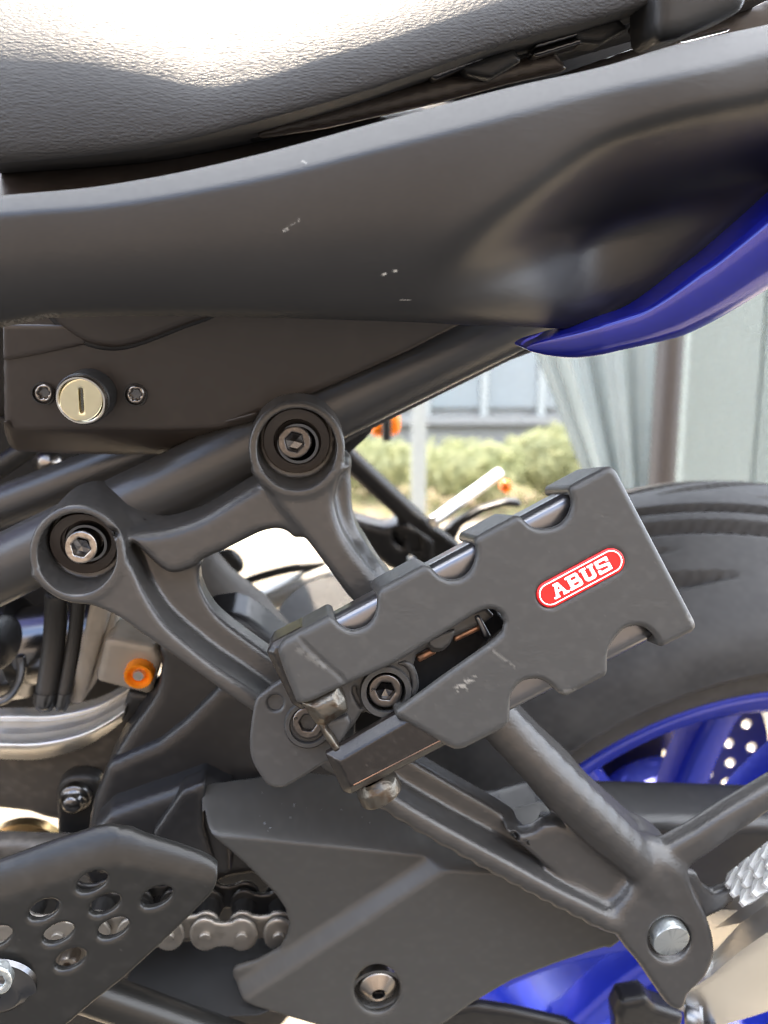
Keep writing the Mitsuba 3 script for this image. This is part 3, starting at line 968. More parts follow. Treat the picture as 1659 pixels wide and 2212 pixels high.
for (u, v), (wu, wv), (bu, bv), mat in ((BOSS[0], (181, 1174), (174, 1183), 'bolt_steel'), (BOSS[1], (641, 953), (636, 955), 'black_bolt')):
    s = pscale(wu, wv, PB, .0095)
    c = at(wu, wv, PB, .0098)
    add(mk('footrest_bracket__spacer'), lathe(c, ax, [(73 * s, -.006), (73 * s, .0002), (71 * s, .0006), (50 * s, .0006), (48 * s, -.001), (30 * s, -.001)], 64), 'cover_plastic', 40)
    c = at(wu + (10 if wu < 300 else 3), wv - (6 if wu < 300 else -2), PB, .0092)
    add(mk('footrest_bracket__washer'), lathe(c, ax, [(50 * s, -.002), (50 * s, .0005), (44 * s, .0026), (38 * s, .0026), (30 * s, -.001)], 64), 'dark_steel', 40)
    cap_bolt(mk('footrest_bracket__bolt'), bu, bv, PB, .0042, 36, mat, .25, .009, .60)
u, v = 1451, 2035
s = pscale(u, v, PB, -.0005)
add(mk('footrest_bracket__pivot_pin'), lathe(at(u, v, PB, -.0008), ax, [(39.5 * s, -.006), (39.5 * s, -.0012), (38 * s, -.0002), (36 * s, .0), (0, .0002)], 64), 'zinc', 30, label='round zinc plated pivot pin head')

# ---- passenger footrest (silver), pointing out to the right
def loft(sections):
    v = np.vstack(sections)
    n = len(sections[0])
    m = len(sections)
    i, j = np.meshgrid(np.arange(m - 1), np.arange(n), indexing='ij')
    q = np.stack([i * n + j, i * n + (j + 1) % n, (i + 1) * n + (j + 1) % n, (i + 1) * n + j], -1).reshape(-1, 4)
    f = [np.vstack([q[:, [0, 1, 2]], q[:, [0, 2, 3]]])]
    for k, c in ((0, sections[0].mean(0)), (m - 1, sections[-1].mean(0))):
        v = np.vstack([v, c])
        ids = np.arange(n) + k * n
        f.append(np.stack([ids, np.roll(ids, -1), np.full(n, len(v) - 1)], 1))
    return v, np.vstack(f)


def seccurve(cs):
    return np.array(cs)


# outline of the peg in the picture at two stations: top edge, ridge 1 (top face to side), ridge 2 (side to under face), bottom
st = []
for top_, r1, r2, bot_, y0, dyt, dyb in (
        ((1500, 1945), (1535, 2085), (1490, 2140), (1462, 2186), .196, .014, .016),
        ((1530, 1950), (1552, 2062), (1530, 2118), (1500, 2206), .192, .014, .016),
        ((1590, 1930), (1600, 2003), (1592, 2066), (1560, 2232), .186, .015, .018),
        ((1659, 1882), (1659, 1962), (1659, 2020), (1659, 2202), .180, .016, .02),
        ((1760, 1815), (1760, 1895), (1760, 1945), (1790, 2130), .170, .016, .02)):
    a, b, c_, d_ = tpt(*top_, y0 + dyt), tpt(*r1, y0 + .0075), tpt(*r2, y0 - .004), tpt(*bot_, y0 + dyb)
    back1, back2 = d_ + np.array([0, .006, .004]), a + np.array([0, .004, -.008])
    ring = [a]
    for p, q in ((a, b), (b, c_), (c_, d_)):
        for t in (.12, .5, .88):
            ring.append(p + (q - p) * t)
    ring += [d_ + [0, .003, 0], back1, back2]
    st.append(np.array(ring))
add(mk('footrest__body'), loft(st), 'aluminium', 18, label='polished silver footrest with three rows of teeth')
# teeth on its top
for (u0, v0), y_, n_ in (((1573, 1913), .2005, 6), ((1584, 1932), .1945, 6), ((1604, 1952), .1885, 5)):
    for k in range(n_):
        p = tpt(u0 + 25.3 * k, v0 - 19.8 * k, y_ - .0016 * k)
        e = tpt(u0 + 25.3 * (k + 1), v0 - 19.8 * (k + 1), y_ - .0016 * (k + 1)) - p
        e /= np.linalg.norm(e)
        ez = np.array([-.30, -.60, .75]); ez -= e * (ez @ e); ez /= np.linalg.norm(ez)
        ew = np.cross(ez, e)
        h_ = .0082
        base = p - ez * h_ + e * .0014
        sec = []
        for t_, w1, w2, sh in ((0, .0028, .0028, 0), (.45, .0018, .0022, -.0006), (.8, .0010, .0013, -.0014), (1, .0006, .0010, -.0020)):
            o_ = base + ez * h_ * t_ + e * sh
            sec.append(np.array([o_ - e * w1 - ew * w2, o_ + e * w1 - ew * w2, o_ + e * w1 + ew * w2, o_ - e * w1 + ew * w2]))
        add(mk('footrest__tooth'), loft(sec), 'cast_aluminium', 25)
add(mk('footrest__end_ring'), lathe(tpt(1512, 2192, .203), [.75, -.55, .35], [(.011, -.004), (.0125, -.002), (.0125, .003), (.011, .004), (.010, .002), (.010, -.003)], 40), 'dark_steel', 40)

# ---- hugger (chain guard)
hz = at(700, 1830, PH)[2]
CR = flat([(553, 2098), (653, 2032), (753, 1970), (853, 1908), (940, 1848)], PH)
cd = CR[-1] - CR[0]
cd /= np.linalg.norm(cd)
cn = np.array([cd[1], -cd[0]])      # to the lower right of the crease
rl = flat([(433, 1800), (553, 1808), (753, 1829), (960, 1850), (1200, 1862)], PH)


def hug_warp(x, z):
    s = (x - CR[0, 0]) * cn[0] + (z - CR[0, 1]) * cn[1]
    t = np.clip((s + .002) / .006, 0, 1)
    w = -.0065 * t * t * (3 - 2 * t)
    top = z - np.interp(x, rl[:, 0], rl[:, 1])
    k = np.clip(top + .0015, 0, None)
    return w + np.where(k > 0, np.minimum(k * k / .0012, k * 3.0), 0)


hug = [(440, 1700, .021), (436, 1745, .013), (433, 1780, .003), (433, 1789), (460, 1809), (520, 1860), (553, 1892), (593, 1932), (616, 1966), (625, 1999), (620, 2026), (603, 2059, -.001), (553, 2096, -.003), (507, 2122, -.0055), (498, 2136, -.0065), (500, 2150, -.0065), (516, 2162, -.0065), (553, 2179, -.0065), (653, 2208, -.0065), (760, 2240, -.0065), (900, 2240, -.0065), (963, 2212, -.0065), (1020, 2170, -.0065), (1106, 2120, -.0065), (1206, 2082, -.0065), (1306, 2049, -.0065), (1320, 2051, -.0065), (1336, 2039, -.0065), (1380, 2000, -.0065), (1380, 1900, -.0065), (1200, 1800, .006), (1000, 1745, .022), (800, 1700, .024), (600, 1692, .022), (450, 1690, .022)]
add(mk('chain_guard__shell'), plate_mesh(hug, PH, 0, .003, .0012, .0009, holes=[[(a_, b_, -.0065) for a_, b_ in circ(815, 2139, 50, 48, 53)]], warp=hug_warp, corner=.0), 'hugger_plastic', True, label='grey plastic chain guard with a raised panel and one screw')
s = pscale(815, 2139, PH, -.006)
c = at(815, 2139, PH, -.0038)
add(mk('chain_guard__screw_cup'), lathe(c, ax, [(60 * s, .0002), (53 * s, .0004), (50 * s, -.0002), (48 * s, -.0030), (0, -.0030)], 48), 'hugger_plastic', 40)
c2 = at(817, 2131, PH, -.000)
add(mk('chain_guard__screw'), lathe(at(816, 2131, PH, -.0042), ax, [(41 * s, -.004), (41 * s, .0), (39 * s, .0008), (19 * s, .0036), (17 * s, .0038), (14 * s, .0034)], 48), 'bolt_steel', 30)
add(mk('chain_guard__screw_socket'), lathe(at(818, 2149, PH, -.0070), ax, [(15 * s, .0005), (14 * s, .0), (12 * s, -.002), (0, -.0025)], 6), 'dark_steel', False)
drops = []
for _ in range(70):
    u, v = rng.uniform(560, 960), rng.uniform(1712, 1800)
    if u > 760 and v < 1740 or abs(u - 800) < 50 and v < 1760:
        continue
    q = at(u, v, PH, .014)
    k = .00022 + .00035 * rng.random()
    yy = None
    for o in np.linspace(0, .04, 60):
        qq = at(u, v, PH, o)
        if hug_warp(np.array([qq[0]]), np.array([qq[2]]))[0] <= o:
            yy = qq
            break
    if yy is None:
        continue
    m = trimesh.creation.icosphere(1, k)
    m.apply_scale([1, .8, .8])
    m.apply_translation(yy + [0, -.0002, 0])
    drops.append(m)
if drops:
    labels[add(mk('chain_guard__water_drops'), join(*drops), 'water', True)] = {'kind': 'stuff', 'label': 'tiny water drops on the top of the chain guard'}

# ---- drive chain
YC = .2235
CV = 2022


def eight(u0, u1, r, waist):
    """outline of a link plate round two pins, in picture units at the front plane"""
    a = Polygon(circ(u0, CV, r, 40)).union(Polygon(circ(u1, CV, r, 40))).union(sbox(u0, CV - r * .75, u1, CV + r * .75))
    mid = (u0 + u1) / 2
    for sgn in (-1, 1):
        a = a.difference(Polygon(circ(mid, CV + sgn * (waist + 40), 40, 40)))
    a = a.buffer(-2).buffer(4).buffer(-2)
    return np.array(a.exterior.coords)[:-1]


pins = [443 + 79.5 * k for k in range(-8, 4)]
for i in range(0, 12, 2):
    o = eight(pins[i], pins[i + 1], 34, 24)
    add(mk('drive_chain__outer_plate'), plate_mesh(o, YC, 0, .0022, .0005, .0006), 'chain_steel', 35)
    add(mk('drive_chain__outer_plate'), plate_mesh(o, YC, 0, .0022, .0005, .0009), 'dark_chain', 35)
    k_ = list(scene)[-1]
    # the far one of the pair: the same plate moved inboard
    v_, f_ = plate_mesh(o, YC, 0, .0022, .0005, .0009)
    v_[:, 1] += .0185
    scene[k_] = dress((b2w(v_), f_), 'dark_chain', 35)
for i in range(1, 11, 2):
    o = eight(pins[i], pins[i + 1], 33, 23)
    for dy, mt in ((.0035, 'chain_steel'), (.0145, 'dark_chain')):
        v_, f_ = plate_mesh(o, YC, 0, .0022, .0005, .0008)
        v_[:, 1] += dy
        add(mk('drive_chain__inner_plate'), (v_, f_), mt, 35)
sC = pscale(500, CV, YC)
for u in pins:
    c = at(u, CV, YC)
    add(mk('drive_chain__pin'), lathe(c, ax, [(13 * sC, -.02), (13 * sC, .0006), (11 * sC, .0012), (0, .0013)], 24), 'chain_steel', 35)
    add(mk('drive_chain__roller'), lathe(c, ax, [(26 * sC, -.0145), (26 * sC, -.006)], 32), 'dark_chain', 40)
    add(mk('drive_chain__seal_ring'), lathe(c, ax, [(27 * sC, -.0036), (30 * sC, -.0030), (27 * sC, -.0022)], 28), 'rubber', True)

# ---- sprocket cover behind the heel guard
add(mk('sprocket_cover'), plate_mesh(curve([(-150, 1860), (80, 1830), (250, 1850), (350, 1900), (360, 2000), (300, 2080), (100, 2120), (-150, 2140)], 4), .262, 0, .012, .005, .0016), 'brown_cast', True)
for u, v in ((70, 1965), (215, 1905), (150, 2070), (260, 1975)):
    sB = pscale(u, v, .258)
    add(mk('sprocket_cover__bolt'), lathe(at(u, v, .259), ax, [(22 * sB, -.003), (22 * sB, .002), (19 * sB, .0035), (9 * sB, .0035), (8 * sB, .001), (0, .001)], 28), 'bolt_steel', 40)

add(mk('swingarm__panel'), plate_mesh([(80, 1820), (430, 1840), (470, 1850), (700, 1800), (700, 2120), (500, 2330), (0, 2330), (0, 2060)], .275, 0, .004, .001, .002), 'void_black', True)  # black sheet added to darken the open gap behind the chain
# ---- swingarm and what is around it
PW = plane((400, 1500, .262), (400, 1800, .246))
add(mk('swingarm__beam'), plate_mesh(curve([(352, 1390), (347, 1433), (333, 1503), (277, 1583), (233, 1656), (215, 1700), (198, 1740), (187, 1802), (180, 1900), (300, 2000), (500, 1900), (700, 1900), (900, 1850), (900, 1600), (640, 1420), (500, 1330)], 4), PW, .004, .03, .004, .0016), 'black_plastic', True)
add(mk('swingarm__rib'), plate_mesh([(470, 1484), (463, 1497), (400, 1560), (342, 1606), (280, 1632), (231, 1655), (200, 1735), (188, 1800), (300, 1900), (480, 1850), (700, 1800), (900, 1700), (700, 1480)], PW, .0, .02, .004, .0016), 'black_plastic', True)
add(mk('swingarm__foot'), plate_mesh([(233, 1762), (300, 1738), (393, 1706), (437, 1689), (500, 1720), (500, 1900), (200, 1900), (195, 1800)], PW, -.012, .01, .005, .0014), 'black_plastic', True)
add(mk('swingarm__wedge'), plate_mesh([(330, 1802), (392, 1712), (443, 1692), (440, 1790), (470, 1900), (330, 1860)], PW, -.016, -.005, .002, .0012), 'black_plastic', True)
add(mk('swingarm__tab'), plate_mesh([(480, 1780), (512, 1785), (518, 1845), (474, 1835)], .243, 0, .006, .001, .001), 'gold_metal', True)
add(mk('swingarm__chain_slider'), plate_mesh([(180, 2064), (640, 2050), (640, 2170), (560, 2210), (300, 2220), (180, 2120)], plane((400, 2060, .236), (400, 2200, .206)), 0, .012, .002, .0014), 'rubber', True)
a_, b_ = tpt(150, 2128, .200), tpt(640, 2300, .200)
add(mk('side_stand'), tube([a_ + (b_ - a_) * t for t in np.linspace(0, 1, 12)], 42 * pscale(350, 2180, .2), 40), 'guard_metal', True)

# ---- shock absorber and mount (left, out of focus)
for (u0, v0), (u1, v1), r in (((122, 1285), (99, 1508), 25), ((170, 1290), (136, 1510), 16)):
    p, q = tpt(u0, v0, .290), tpt(u1, v1, .280)
    mid = [p + (q - p) * t + np.array([0, .004 * math.sin(t * 3.1), 0]) for t in np.linspace(0, 1, 14)]
    add(mk('shock_absorber__hose'), tube(mid, r * pscale(110, 1400, .285), 28), 'rubber', True)
    add(mk('shock_absorber__hose_end'), lathe(q, q - p, [(r * 1.02 * pscale(110, 1400, .285), -.003), (r * 1.04 * pscale(110, 1400, .285), .002), (r * .7 * pscale(110, 1400, .285), .005), (0, .006)], 28), 'dark_steel', True)
add(mk('shock_absorber__clevis'), join(plate_mesh([(196, 1290), (238, 1290), (236, 1330), (178, 1522), (150, 1524), (149, 1512)], .283, 0, .012, .002, .001), plate_mesh([(236, 1300), (262, 1300), (235, 1400), (205, 1478), (176, 1522), (200, 1450)], .286, 0, .012, .002, .001)), 'beige_cast', True)
add(mk('shock_absorber__mount'), plate_mesh([(225, 1386), (240, 1380), (331, 1396), (340, 1408), (350, 1430), (325, 1505), (205, 1474)], .276, 0, .02, .003, .001, corner=.002), 'beige_cast', True)
sO = pscale(302, 1452, .275)
add(mk('shock_absorber__grommet'), lathe(tpt(302, 1453, .2745), ax, [(32 * sO, -.003), (32 * sO, .002), (30 * sO, .0035), (25 * sO, .0035), (18 * sO, .001), (13 * sO, .001)], 48), 'orange_anodised', 40, label='orange ring on the grey mount')
add(mk('shock_absorber__mount_pin'), lathe(tpt(302, 1453, .2745), ax, [(13.5 * sO, -.002), (13.5 * sO, .0022), (11 * sO, .003), (0, .003)], 32), 'silver_cast', 40)
add(mk('shock_absorber__reservoir'), plate_mesh(curve([(240, 1330), (300, 1330), (345, 1380), (335, 1420), (235, 1410)], 4), .33, 0, .02, .006, .0015), 'white_metal', True)
add(mk('shock_absorber__stop'), plate_mesh([(276, 1496), (328, 1504), (286, 1570), (254, 1560)], .279, 0, .02, .003, .001), 'rubber', True)
add(mk('shock_absorber__body'), lathe(tpt(30, 1400, .34), [1, 0, .12], [(.0, -.06), (.026, -.055), (.026, .005), (.02, .007), (.02, .045), (0, .05)], 40), 'dark_steel', 40)
add(mk('shock_absorber__spring_end'), lathe(tpt(-12, 1385, .300), [1, -.4, 0], [(.0, -.01), (.012, -.008), (.0125, .004), (.010, .006), (0, .007)], 40), 'black_plastic', 40)
ring = [tpt(-8 + 55 * math.cos(a), 1440 + 75 * math.sin(a), .31) for a in np.linspace(-.3, 2.2, 16)]
add(mk('shock_absorber__clamp'), tube(ring, .0022, 14), 'dark_steel', True)
# silver casting round the dark opening, and the casting below
cu = curve([(-60, 1588), (0, 1585), (88, 1583), (176, 1566), (235, 1540), (268, 1520)], 5, False)
cl = curve([(-60, 1640), (0, 1640), (88, 1640), (176, 1616), (235, 1582), (268, 1555)], 5, False)
GS = []
for (ua, va), (ul, vl) in zip(cu, cl):
    col = []
    for t in np.linspace(0, 1, 22):
        a = math.pi * (t - .5)
        u, v = ua + (ul - ua) * t, va + (vl - va) * t
        col.append(tpt(u, v, .286 - .012 * math.cos(a)))
    GS.append(col)
add(mk('frame_casting__rim'), thicken(np.array(GS), (0, .02, 0)), 'silver_cast', True)
add(mk('frame_casting__plate'), plate_mesh([(-100, 1600), (80, 1610), (200, 1585), (275, 1545), (290, 1580), (262, 1625), (215, 1700), (200, 1760), (150, 1780), (97, 1770), (60, 1757), (0, 1750), (-100, 1750)], .292, 0, .012, .003, .0014), 'brown_cast', True)
add(mk('frame_casting__mount'), plate_mesh(curve([(120, 1720), (130, 1692), (160, 1680), (200, 1684), (216, 1710), (212, 1820), (190, 1850), (130, 1850), (122, 1780)], 4), .283, 0, .01, .003, .001), 'rubber', True)
sM = pscale(165, 1730, .275)
add(mk('frame_casting__bolt'), lathe(tpt(163, 1722, .281), ax, [(36 * sM, -.004), (36 * sM, .0005), (32 * sM, .0018), (24 * sM, .002), (23 * sM, .0045), (20 * sM, .006), (12 * sM, .0068), (0, .007)], 40), 'dark_steel', True)
add(mk('frame_casting__collar'), lathe(tpt(50, 1850, .31), [.1, -1, .1], [(.021, -.004), (.021, .002), (.017, .004), (.012, .004), (.011, -.002)], 40), 'gold_metal', 40)

# ---- heel guard
gb = flat([(-40, 1950), (250, 1860), (300, 1868), (470, 1905)], PG)


def guard_warp(x, z):
    k = np.clip(z - np.interp(x, gb[:, 0], gb[:, 1]) + .003, 0, None)
    return np.minimum(k * k / .02, k * .7)


gout = [(-80, 1893, .004), (0, 1866, .005), (100, 1832, .005), (200, 1800, .005), (235, 1792, .005), (255, 1791, .005), (283, 1795, .005), (317, 1806, .005), (383, 1829, .004), (433, 1849, .003), (457, 1864, .002), (468, 1882), (470, 1895), (467, 1914), (457, 1934), (400, 1992), (333, 2056), (267, 2116), (200, 2169), (150, 2212), (80, 2260), (-80, 2300)]
gh = [circ(u, v, 37, 36, 20, math.radians(-27)) for u, v in ((197, 1909), (93, 1969), (225, 1957), (337, 1941), (124, 2020), (243, 2009), (150, 2076), (-10, 2028))]
add(mk('heel_guard__plate'), plate_mesh(gout, PG, 0, .0032, .0012, .0007, holes=gh, warp=guard_warp), 'guard_metal', True, label='dark metal heel plate with oval holes')
sG = pscale(0, 2130, PG)
add(mk('heel_guard__flange'), lathe(at(-2, 2137, PG, 0), ax, [(86 * sG, -.001), (82 * sG, .0006), (66 * sG, .0010), (54 * sG, .0024), (44 * sG, .0028), (10 * sG, .0028)], 64), 'dark_steel', 60)
cap_bolt(mk('heel_guard__bolt'), -4, 2122, PG, -.0058, 29, 'zinc', .1, .004, .5)

# ---- rear wheel
_rim = [(1229, 1653), (1306, 1599), (1406, 1553), (1506, 1516), (1659, 1483)]
YR = .300
q = flat(_rim, YR)
A = np.c_[2 * q, np.ones(len(q))]
sol = np.linalg.lstsq(A, (q ** 2).sum(1), rcond=None)[0]
WC, WR = sol[:2], math.sqrt(sol[2] + sol[:2] @ sol[:2])


def wheel(prof, n=220, a0=0.0, a1=2 * math.pi):
    """(radius, y) pairs revolved about the axle"""
    full = a1 - a0 > 6.28
    t = np.linspace(a0, a1, n, endpoint=not full)
    prof = np.asarray(prof)
    v = np.stack([np.stack([WC[0] + prof[:, 0] * math.cos(a), prof[:, 1], WC[1] + prof[:, 0] * math.sin(a)], 1) for a in t])
    m = len(prof)
    i, j = np.meshgrid(np.arange(n if full else n - 1), np.arange(m - 1), indexing='ij')
    i2 = (i + 1) % n
    qd = np.stack([i * m + j, i2 * m + j, i2 * m + j + 1, i * m + j + 1], -1).reshape(-1, 4)
    return v.reshape(-1, 3), np.vstack([qd[:, [0, 1, 2]], qd[:, [0, 2, 3]]])


YM = YR + .078                     # mid plane of the tyre
TR = WR * 1.475
half = [(WR * .985, YR - .001), (WR * 1.0, YR - .004), (WR * 1.02, YR - .0075), (WR * 1.05, YR - .0095), (WR * 1.075, YR - .0100), (WR * 1.10, YR - .0105), (WR * 1.106, YR - .0150), (WR * 1.122, YR - .0158), (WR * 1.130, YR - .0140), (WR * 1.18, YR - .0145), (WR * 1.24, YR - .009), (WR * 1.29, YR + .001)]
crown = [(TR - (TR - WR * 1.29) * (abs(t) ** 2.1), YM + (YR + .001 - YM) * -t) for t in np.linspace(-.97, .97, 100)]
other = [(r, 2 * YM - y) for r, y in half[::-1]]
PROF = np.array(half + crown[::-1][::-1] + other)
PROF = np.array(half + sorted(crown, key=lambda k: k[1]) + other)
v_, f_ = wheel(PROF, 900)
# tread grooves pressed into the crown
loc = np.stack([np.arctan2(v_[:, 2] - WC[1], v_[:, 0] - WC[0]), v_[:, 1]], 1)
rad = np.hypot(v_[:, 0] - WC[0], v_[:, 2] - WC[1])
groove = np.zeros(len(v_))
pitch = 2 * math.pi / 10
SL = 1.9
for sgn in (1, -1):
    yy = (loc[:, 1] - YM) * sgn / .075        # -1 .. 1 across one side
    kf_ = math.hypot(1, SL * pitch * TR / .075)
    for wdt, y0, y1, ph in ((.0105, -.88, -.18, .30), (.0080, -.62, -.02, .78)):
        ph2 = (loc[:, 0] / pitch + ph + (.5 if sgn < 0 else 0) - SL * yy + .35 * yy * yy) % 1.0
        dd = np.minimum(ph2, 1 - ph2) * pitch * TR / kf_
        ends = np.clip((yy - y0) / .05, 0, 1) * np.clip((y1 - yy) / .05, 0, 1)
        groove = np.maximum(groove, np.clip((wdt * .5 - dd) / .0012, 0, 1) * ends)
groove = groove * .007
sel = rad > WR * 1.25
fac = np.where(sel, 1 - groove / rad, 1.0)
v_[:, 0] = WC[0] + (v_[:, 0] - WC[0]) * fac
v_[:, 2] = WC[1] + (v_[:, 2] - WC[1]) * fac
add(mk('wheel__tyre'), (v_, f_), 'tyre_rubber', True, label='dusty black rear tyre with sweeping tread grooves')
rim = [(WR * .80, YM + .06), (WR * .80, YM - .05), (WR * .84, YR + .016), (WR * .875, YR + .010), (WR * .90, YR + .0045), (WR * .925, YR + .0042), (WR * .945, YR + .0005), (WR * .965, YR - .0035), (WR * .99, YR - .0045), (WR * 1.0, YR - .0035), (WR * 1.0, YR + .004)]
rim2 = [(WR * .795, YM + .06), (WR * .795, YR + .02), (WR * .835, YR + .014)]
add(mk('wheel__rim'), wheel(rim, 360), 'wheel_blue', True, label='bright blue wheel rim')
# spokes: found by where they cross the picture
def wang(u, v, y=None):
    q = flat([(u, v)], y or YR + .02)[0]
    return math.atan2(q[1] - WC[1], q[0] - WC[0]), math.hypot(q[0] - WC[0], q[1] - WC[1])


hub_r = WR * .24
a_out, r_out = wang(1590, 1560)
a_in, r_in = wang(1400, 1735)


def spoke(ao, ai, w0, w1, y0, th):
    p0 = np.array([WC[0] + WR * .86 * math.cos(ao), WC[1] + WR * .86 * math.sin(ao)])
    p1 = np.array([WC[0] + hub_r * .9 * math.cos(ai), WC[1] + hub_r * .9 * math.sin(ai)])
    secs = []
    for t in np.linspace(0, 1, 9):
        c = p0 + (p1 - p0) * t
        e = (p1 - p0) / np.linalg.norm(p1 - p0)
        n_ = np.array([-e[1], e[0]])
        w = w0 + (w1 - w0) * t + .008 * max(0, .12 - t) / .12
        yf = y0 + .006 * math.sin(t * math.pi)
        ring = []
        for sx_, yy_ in ((-1, th), (-1, .006), (-.72, .0012), (-.5, 0), (.5, 0), (.72, .0012), (1, .006), (1, th)):
            q = c + n_ * w * sx_
            ring.append((q[0], yf + yy_, q[1]))
        secs.append(np.array(ring))
    return loft(secs)


# direction of the visible spoke, extended to the hub circle
pa2 = flat([(1585, 1560)], YR + .024)[0]
pb2 = flat([(1392, 1740)], YR + .024)[0]
dirn = (pb2 - pa2) / np.linalg.norm(pb2 - pa2)
oc = pa2 - WC
bq = oc @ dirn
disc_ = bq * bq - (oc @ oc - (hub_r * .95) ** 2)
tq = -bq - math.sqrt(max(disc_, 0)) if disc_ > 0 else -bq
hit = pa2 + dirn * tq
ao = math.atan2(*(pa2 - WC)[::-1])
ai = math.atan2(*(hit - WC)[::-1])
for k in range(5):
    for s_, dl in ((0, 0.0), (1, -.62)):
        o = k * 2 * math.pi / 5
        if s_ == 0:
            add(mk('wheel__spoke'), spoke(ao + o, ai + o, .0105, .012, YR + .024, .022), 'wheel_blue', 35)
        else:
            add(mk('wheel__spoke'), spoke(ao + o + .66, ai + o + .30, .0105, .012, YR + .024, .022), 'wheel_blue', 35)
add(mk('wheel__hub'), wheel([(WR * .10, YR + .02), (hub_r, YR + .02), (hub_r * 1.1, YR + .03), (hub_r * 1.1, YM + .03), (WR * .1, YM + .03)], 90), 'wheel_blue', 40)
YD = YM + .060
dr0, dr1 = WR * .20, WR * .64
dv = []
ring = Point(0, 0).buffer(dr1, 64).difference(Point(0, 0).buffer(dr0, 64))
for k in range(26):
    a = k * 2 * math.pi / 26
    for j, rr_ in enumerate((.36, .46, .56)):
        ring = ring.difference(Point(WR * rr_ * math.cos(a + j * .12), WR * rr_ * math.sin(a + j * .12)).buffer(.0042, 8))
dm = trimesh.creation.extrude_polygon(ring, .005, engine='earcut')
dv = np.array(dm.vertices)
dv = np.stack([WC[0] + dv[:, 0], YD + dv[:, 2], WC[1] + dv[:, 1]], 1)
add(mk('wheel__brake_disc'), (dv, np.array(dm.faces)), 'disc_steel', False, label='drilled steel brake disc behind the spokes')
add(mk('brake_caliper'), plate_mesh(curve([(1180, 1610), (1240, 1575), (1330, 1545), (1425, 1535), (1440, 1600), (1425, 1680), (1400, 1780), (1180, 1780)], 3), .43, 0, .02, .005, .0016), 'brown_cast', True)
# ---- far swing arm half seen through the wheel, chain adjuster area
add(mk('swingarm__beam_001'), plate_mesh([(860, 1830), (1106, 1800), (1180, 1779), (1340, 1778), (1520, 1780), (1700, 1785), (1800, 1900), (1659, 1960), (1500, 1960), (1300, 1900), (1106, 1850)], .232, 0, .03, .005, .0016), 'black_plastic', True)
add(mk('swingarm__axle_block'), plate_mesh([(1330, 2200), (1345, 2170), (1400, 2160), (1420, 2180), (1480, 2200), (1460, 2300), (1340, 2290)], .225, 0, .012, .003, .0012), 'black_plastic', True)
add(mk('swingarm__beam_002'), plate_mesh([(940, 2190), (1030, 2176), (1110, 2188), (1230, 2215), (1300, 2260), (1300, 2320), (940, 2320)], .23, 0, .006, .0025, .0012), 'black_plastic', True)
# ---- fender and chamber seen between the bracket arms
cu = [tpt(u, v, y) for u, v, y in ((395, 1205, .36), (450, 1275, .35), (520, 1335, .345), (585, 1400, .34), (620, 1440, .34))]
add(mk('exhaust_chamber'), tube(cu, [.016, .017, .018, .016, .014], 40), 'brown_cast', True)
add(mk('fender__shell'), plate_mesh(curve([(585, 1400), (600, 1350), (640, 1305), (700, 1275), (770, 1260), (850, 1290), (860, 1420), (700, 1480)], 5), plane((700, 1270, .40), (700, 1420, .33)), 0, .03, .01, .002), 'tyre_rubber', True)
add(mk('fender__arm'), plate_mesh([(550, 1312), (560, 1295), (640, 1260), (720, 1232), (730, 1262), (650, 1290), (610, 1318), (570, 1335)], .415, 0, .02, .006, .0016), 'cast_aluminium', True)
# ---- far side bracket, footrest, hose and turn signal (out of focus)
FB = .47
add(mk('footrest_bracket_001__arm'), plate_mesh([(735, 960), (765, 978), (950, 1150), (985, 1170), (1010, 1200), (960, 1240), (880, 1200), (843, 1150), (860, 1125), (843, 1108), (735, 1012)], FB, 0, .02, .004, .002), 'black_plastic', True)
add(mk('footrest_bracket_001__brace'), plate_mesh([(740, 1112), (775, 1128), (830, 1143), (852, 1140), (880, 1130), (940, 1170), (940, 1260), (840, 1230), (770, 1170)], FB, -.004, .02, .004, .002, holes=[[(850, 1150), (875, 1160), (870, 1185), (852, 1172)], [(885, 1165), (905, 1160), (910, 1190), (890, 1195)], [(880, 1205), (900, 1202), (905, 1228), (882, 1222)]]), 'black_plastic', True)
add(mk('footrest_bracket_001__rim'), plate_mesh([(960, 1150), (985, 1130), (1040, 1100), (1100, 1083), (1130, 1085), (1128, 1100), (1090, 1097), (1045, 1112), (1000, 1140), (985, 1170)], FB - .01, 0, .012, .004, .002), 'black_plastic', True)
p, q = tpt(935, 1127, .455), tpt(1078, 1022, .50)
add(mk('footrest_001__body'), tube([p + (q - p) * t for t in np.linspace(0, 1, 8)], 13.5 * pscale(1000, 1080, .47), 28), 'aluminium', True, label='silver footrest on the far side, blurred and sunlit')
add(mk('footrest_001__reflector'), lathe(tpt(1093, 1051, .50), ax, [(0, .004), (.004, .003), (.005, -.003)], 20), 'orange_lens', True)
YT = .62
add(mk('turn_signal__lens'), plate_mesh(curve([(802, 935), (812, 912), (850, 893), (866, 900), (866, 935), (850, 945), (815, 948)], 4), YT, 0, .03, .008, .002), 'orange_lens', True, label='orange turn signal lens')
add(mk('turn_signal__stalk'), plate_mesh([(826, 905), (846, 900), (846, 955), (827, 957)], YT - .012, 0, .011, .003, .0015), 'rubber', True)
hs = [tpt(u, v, .43) for u, v in ((495, 1280), (525, 1260), (560, 1246), (627, 1229), (690, 1222), (760, 1216))]
add(mk('brake_hose'), tube(curve(hs, 4, False), 9 * pscale(600, 1230, .43), 20), 'rubber', True)
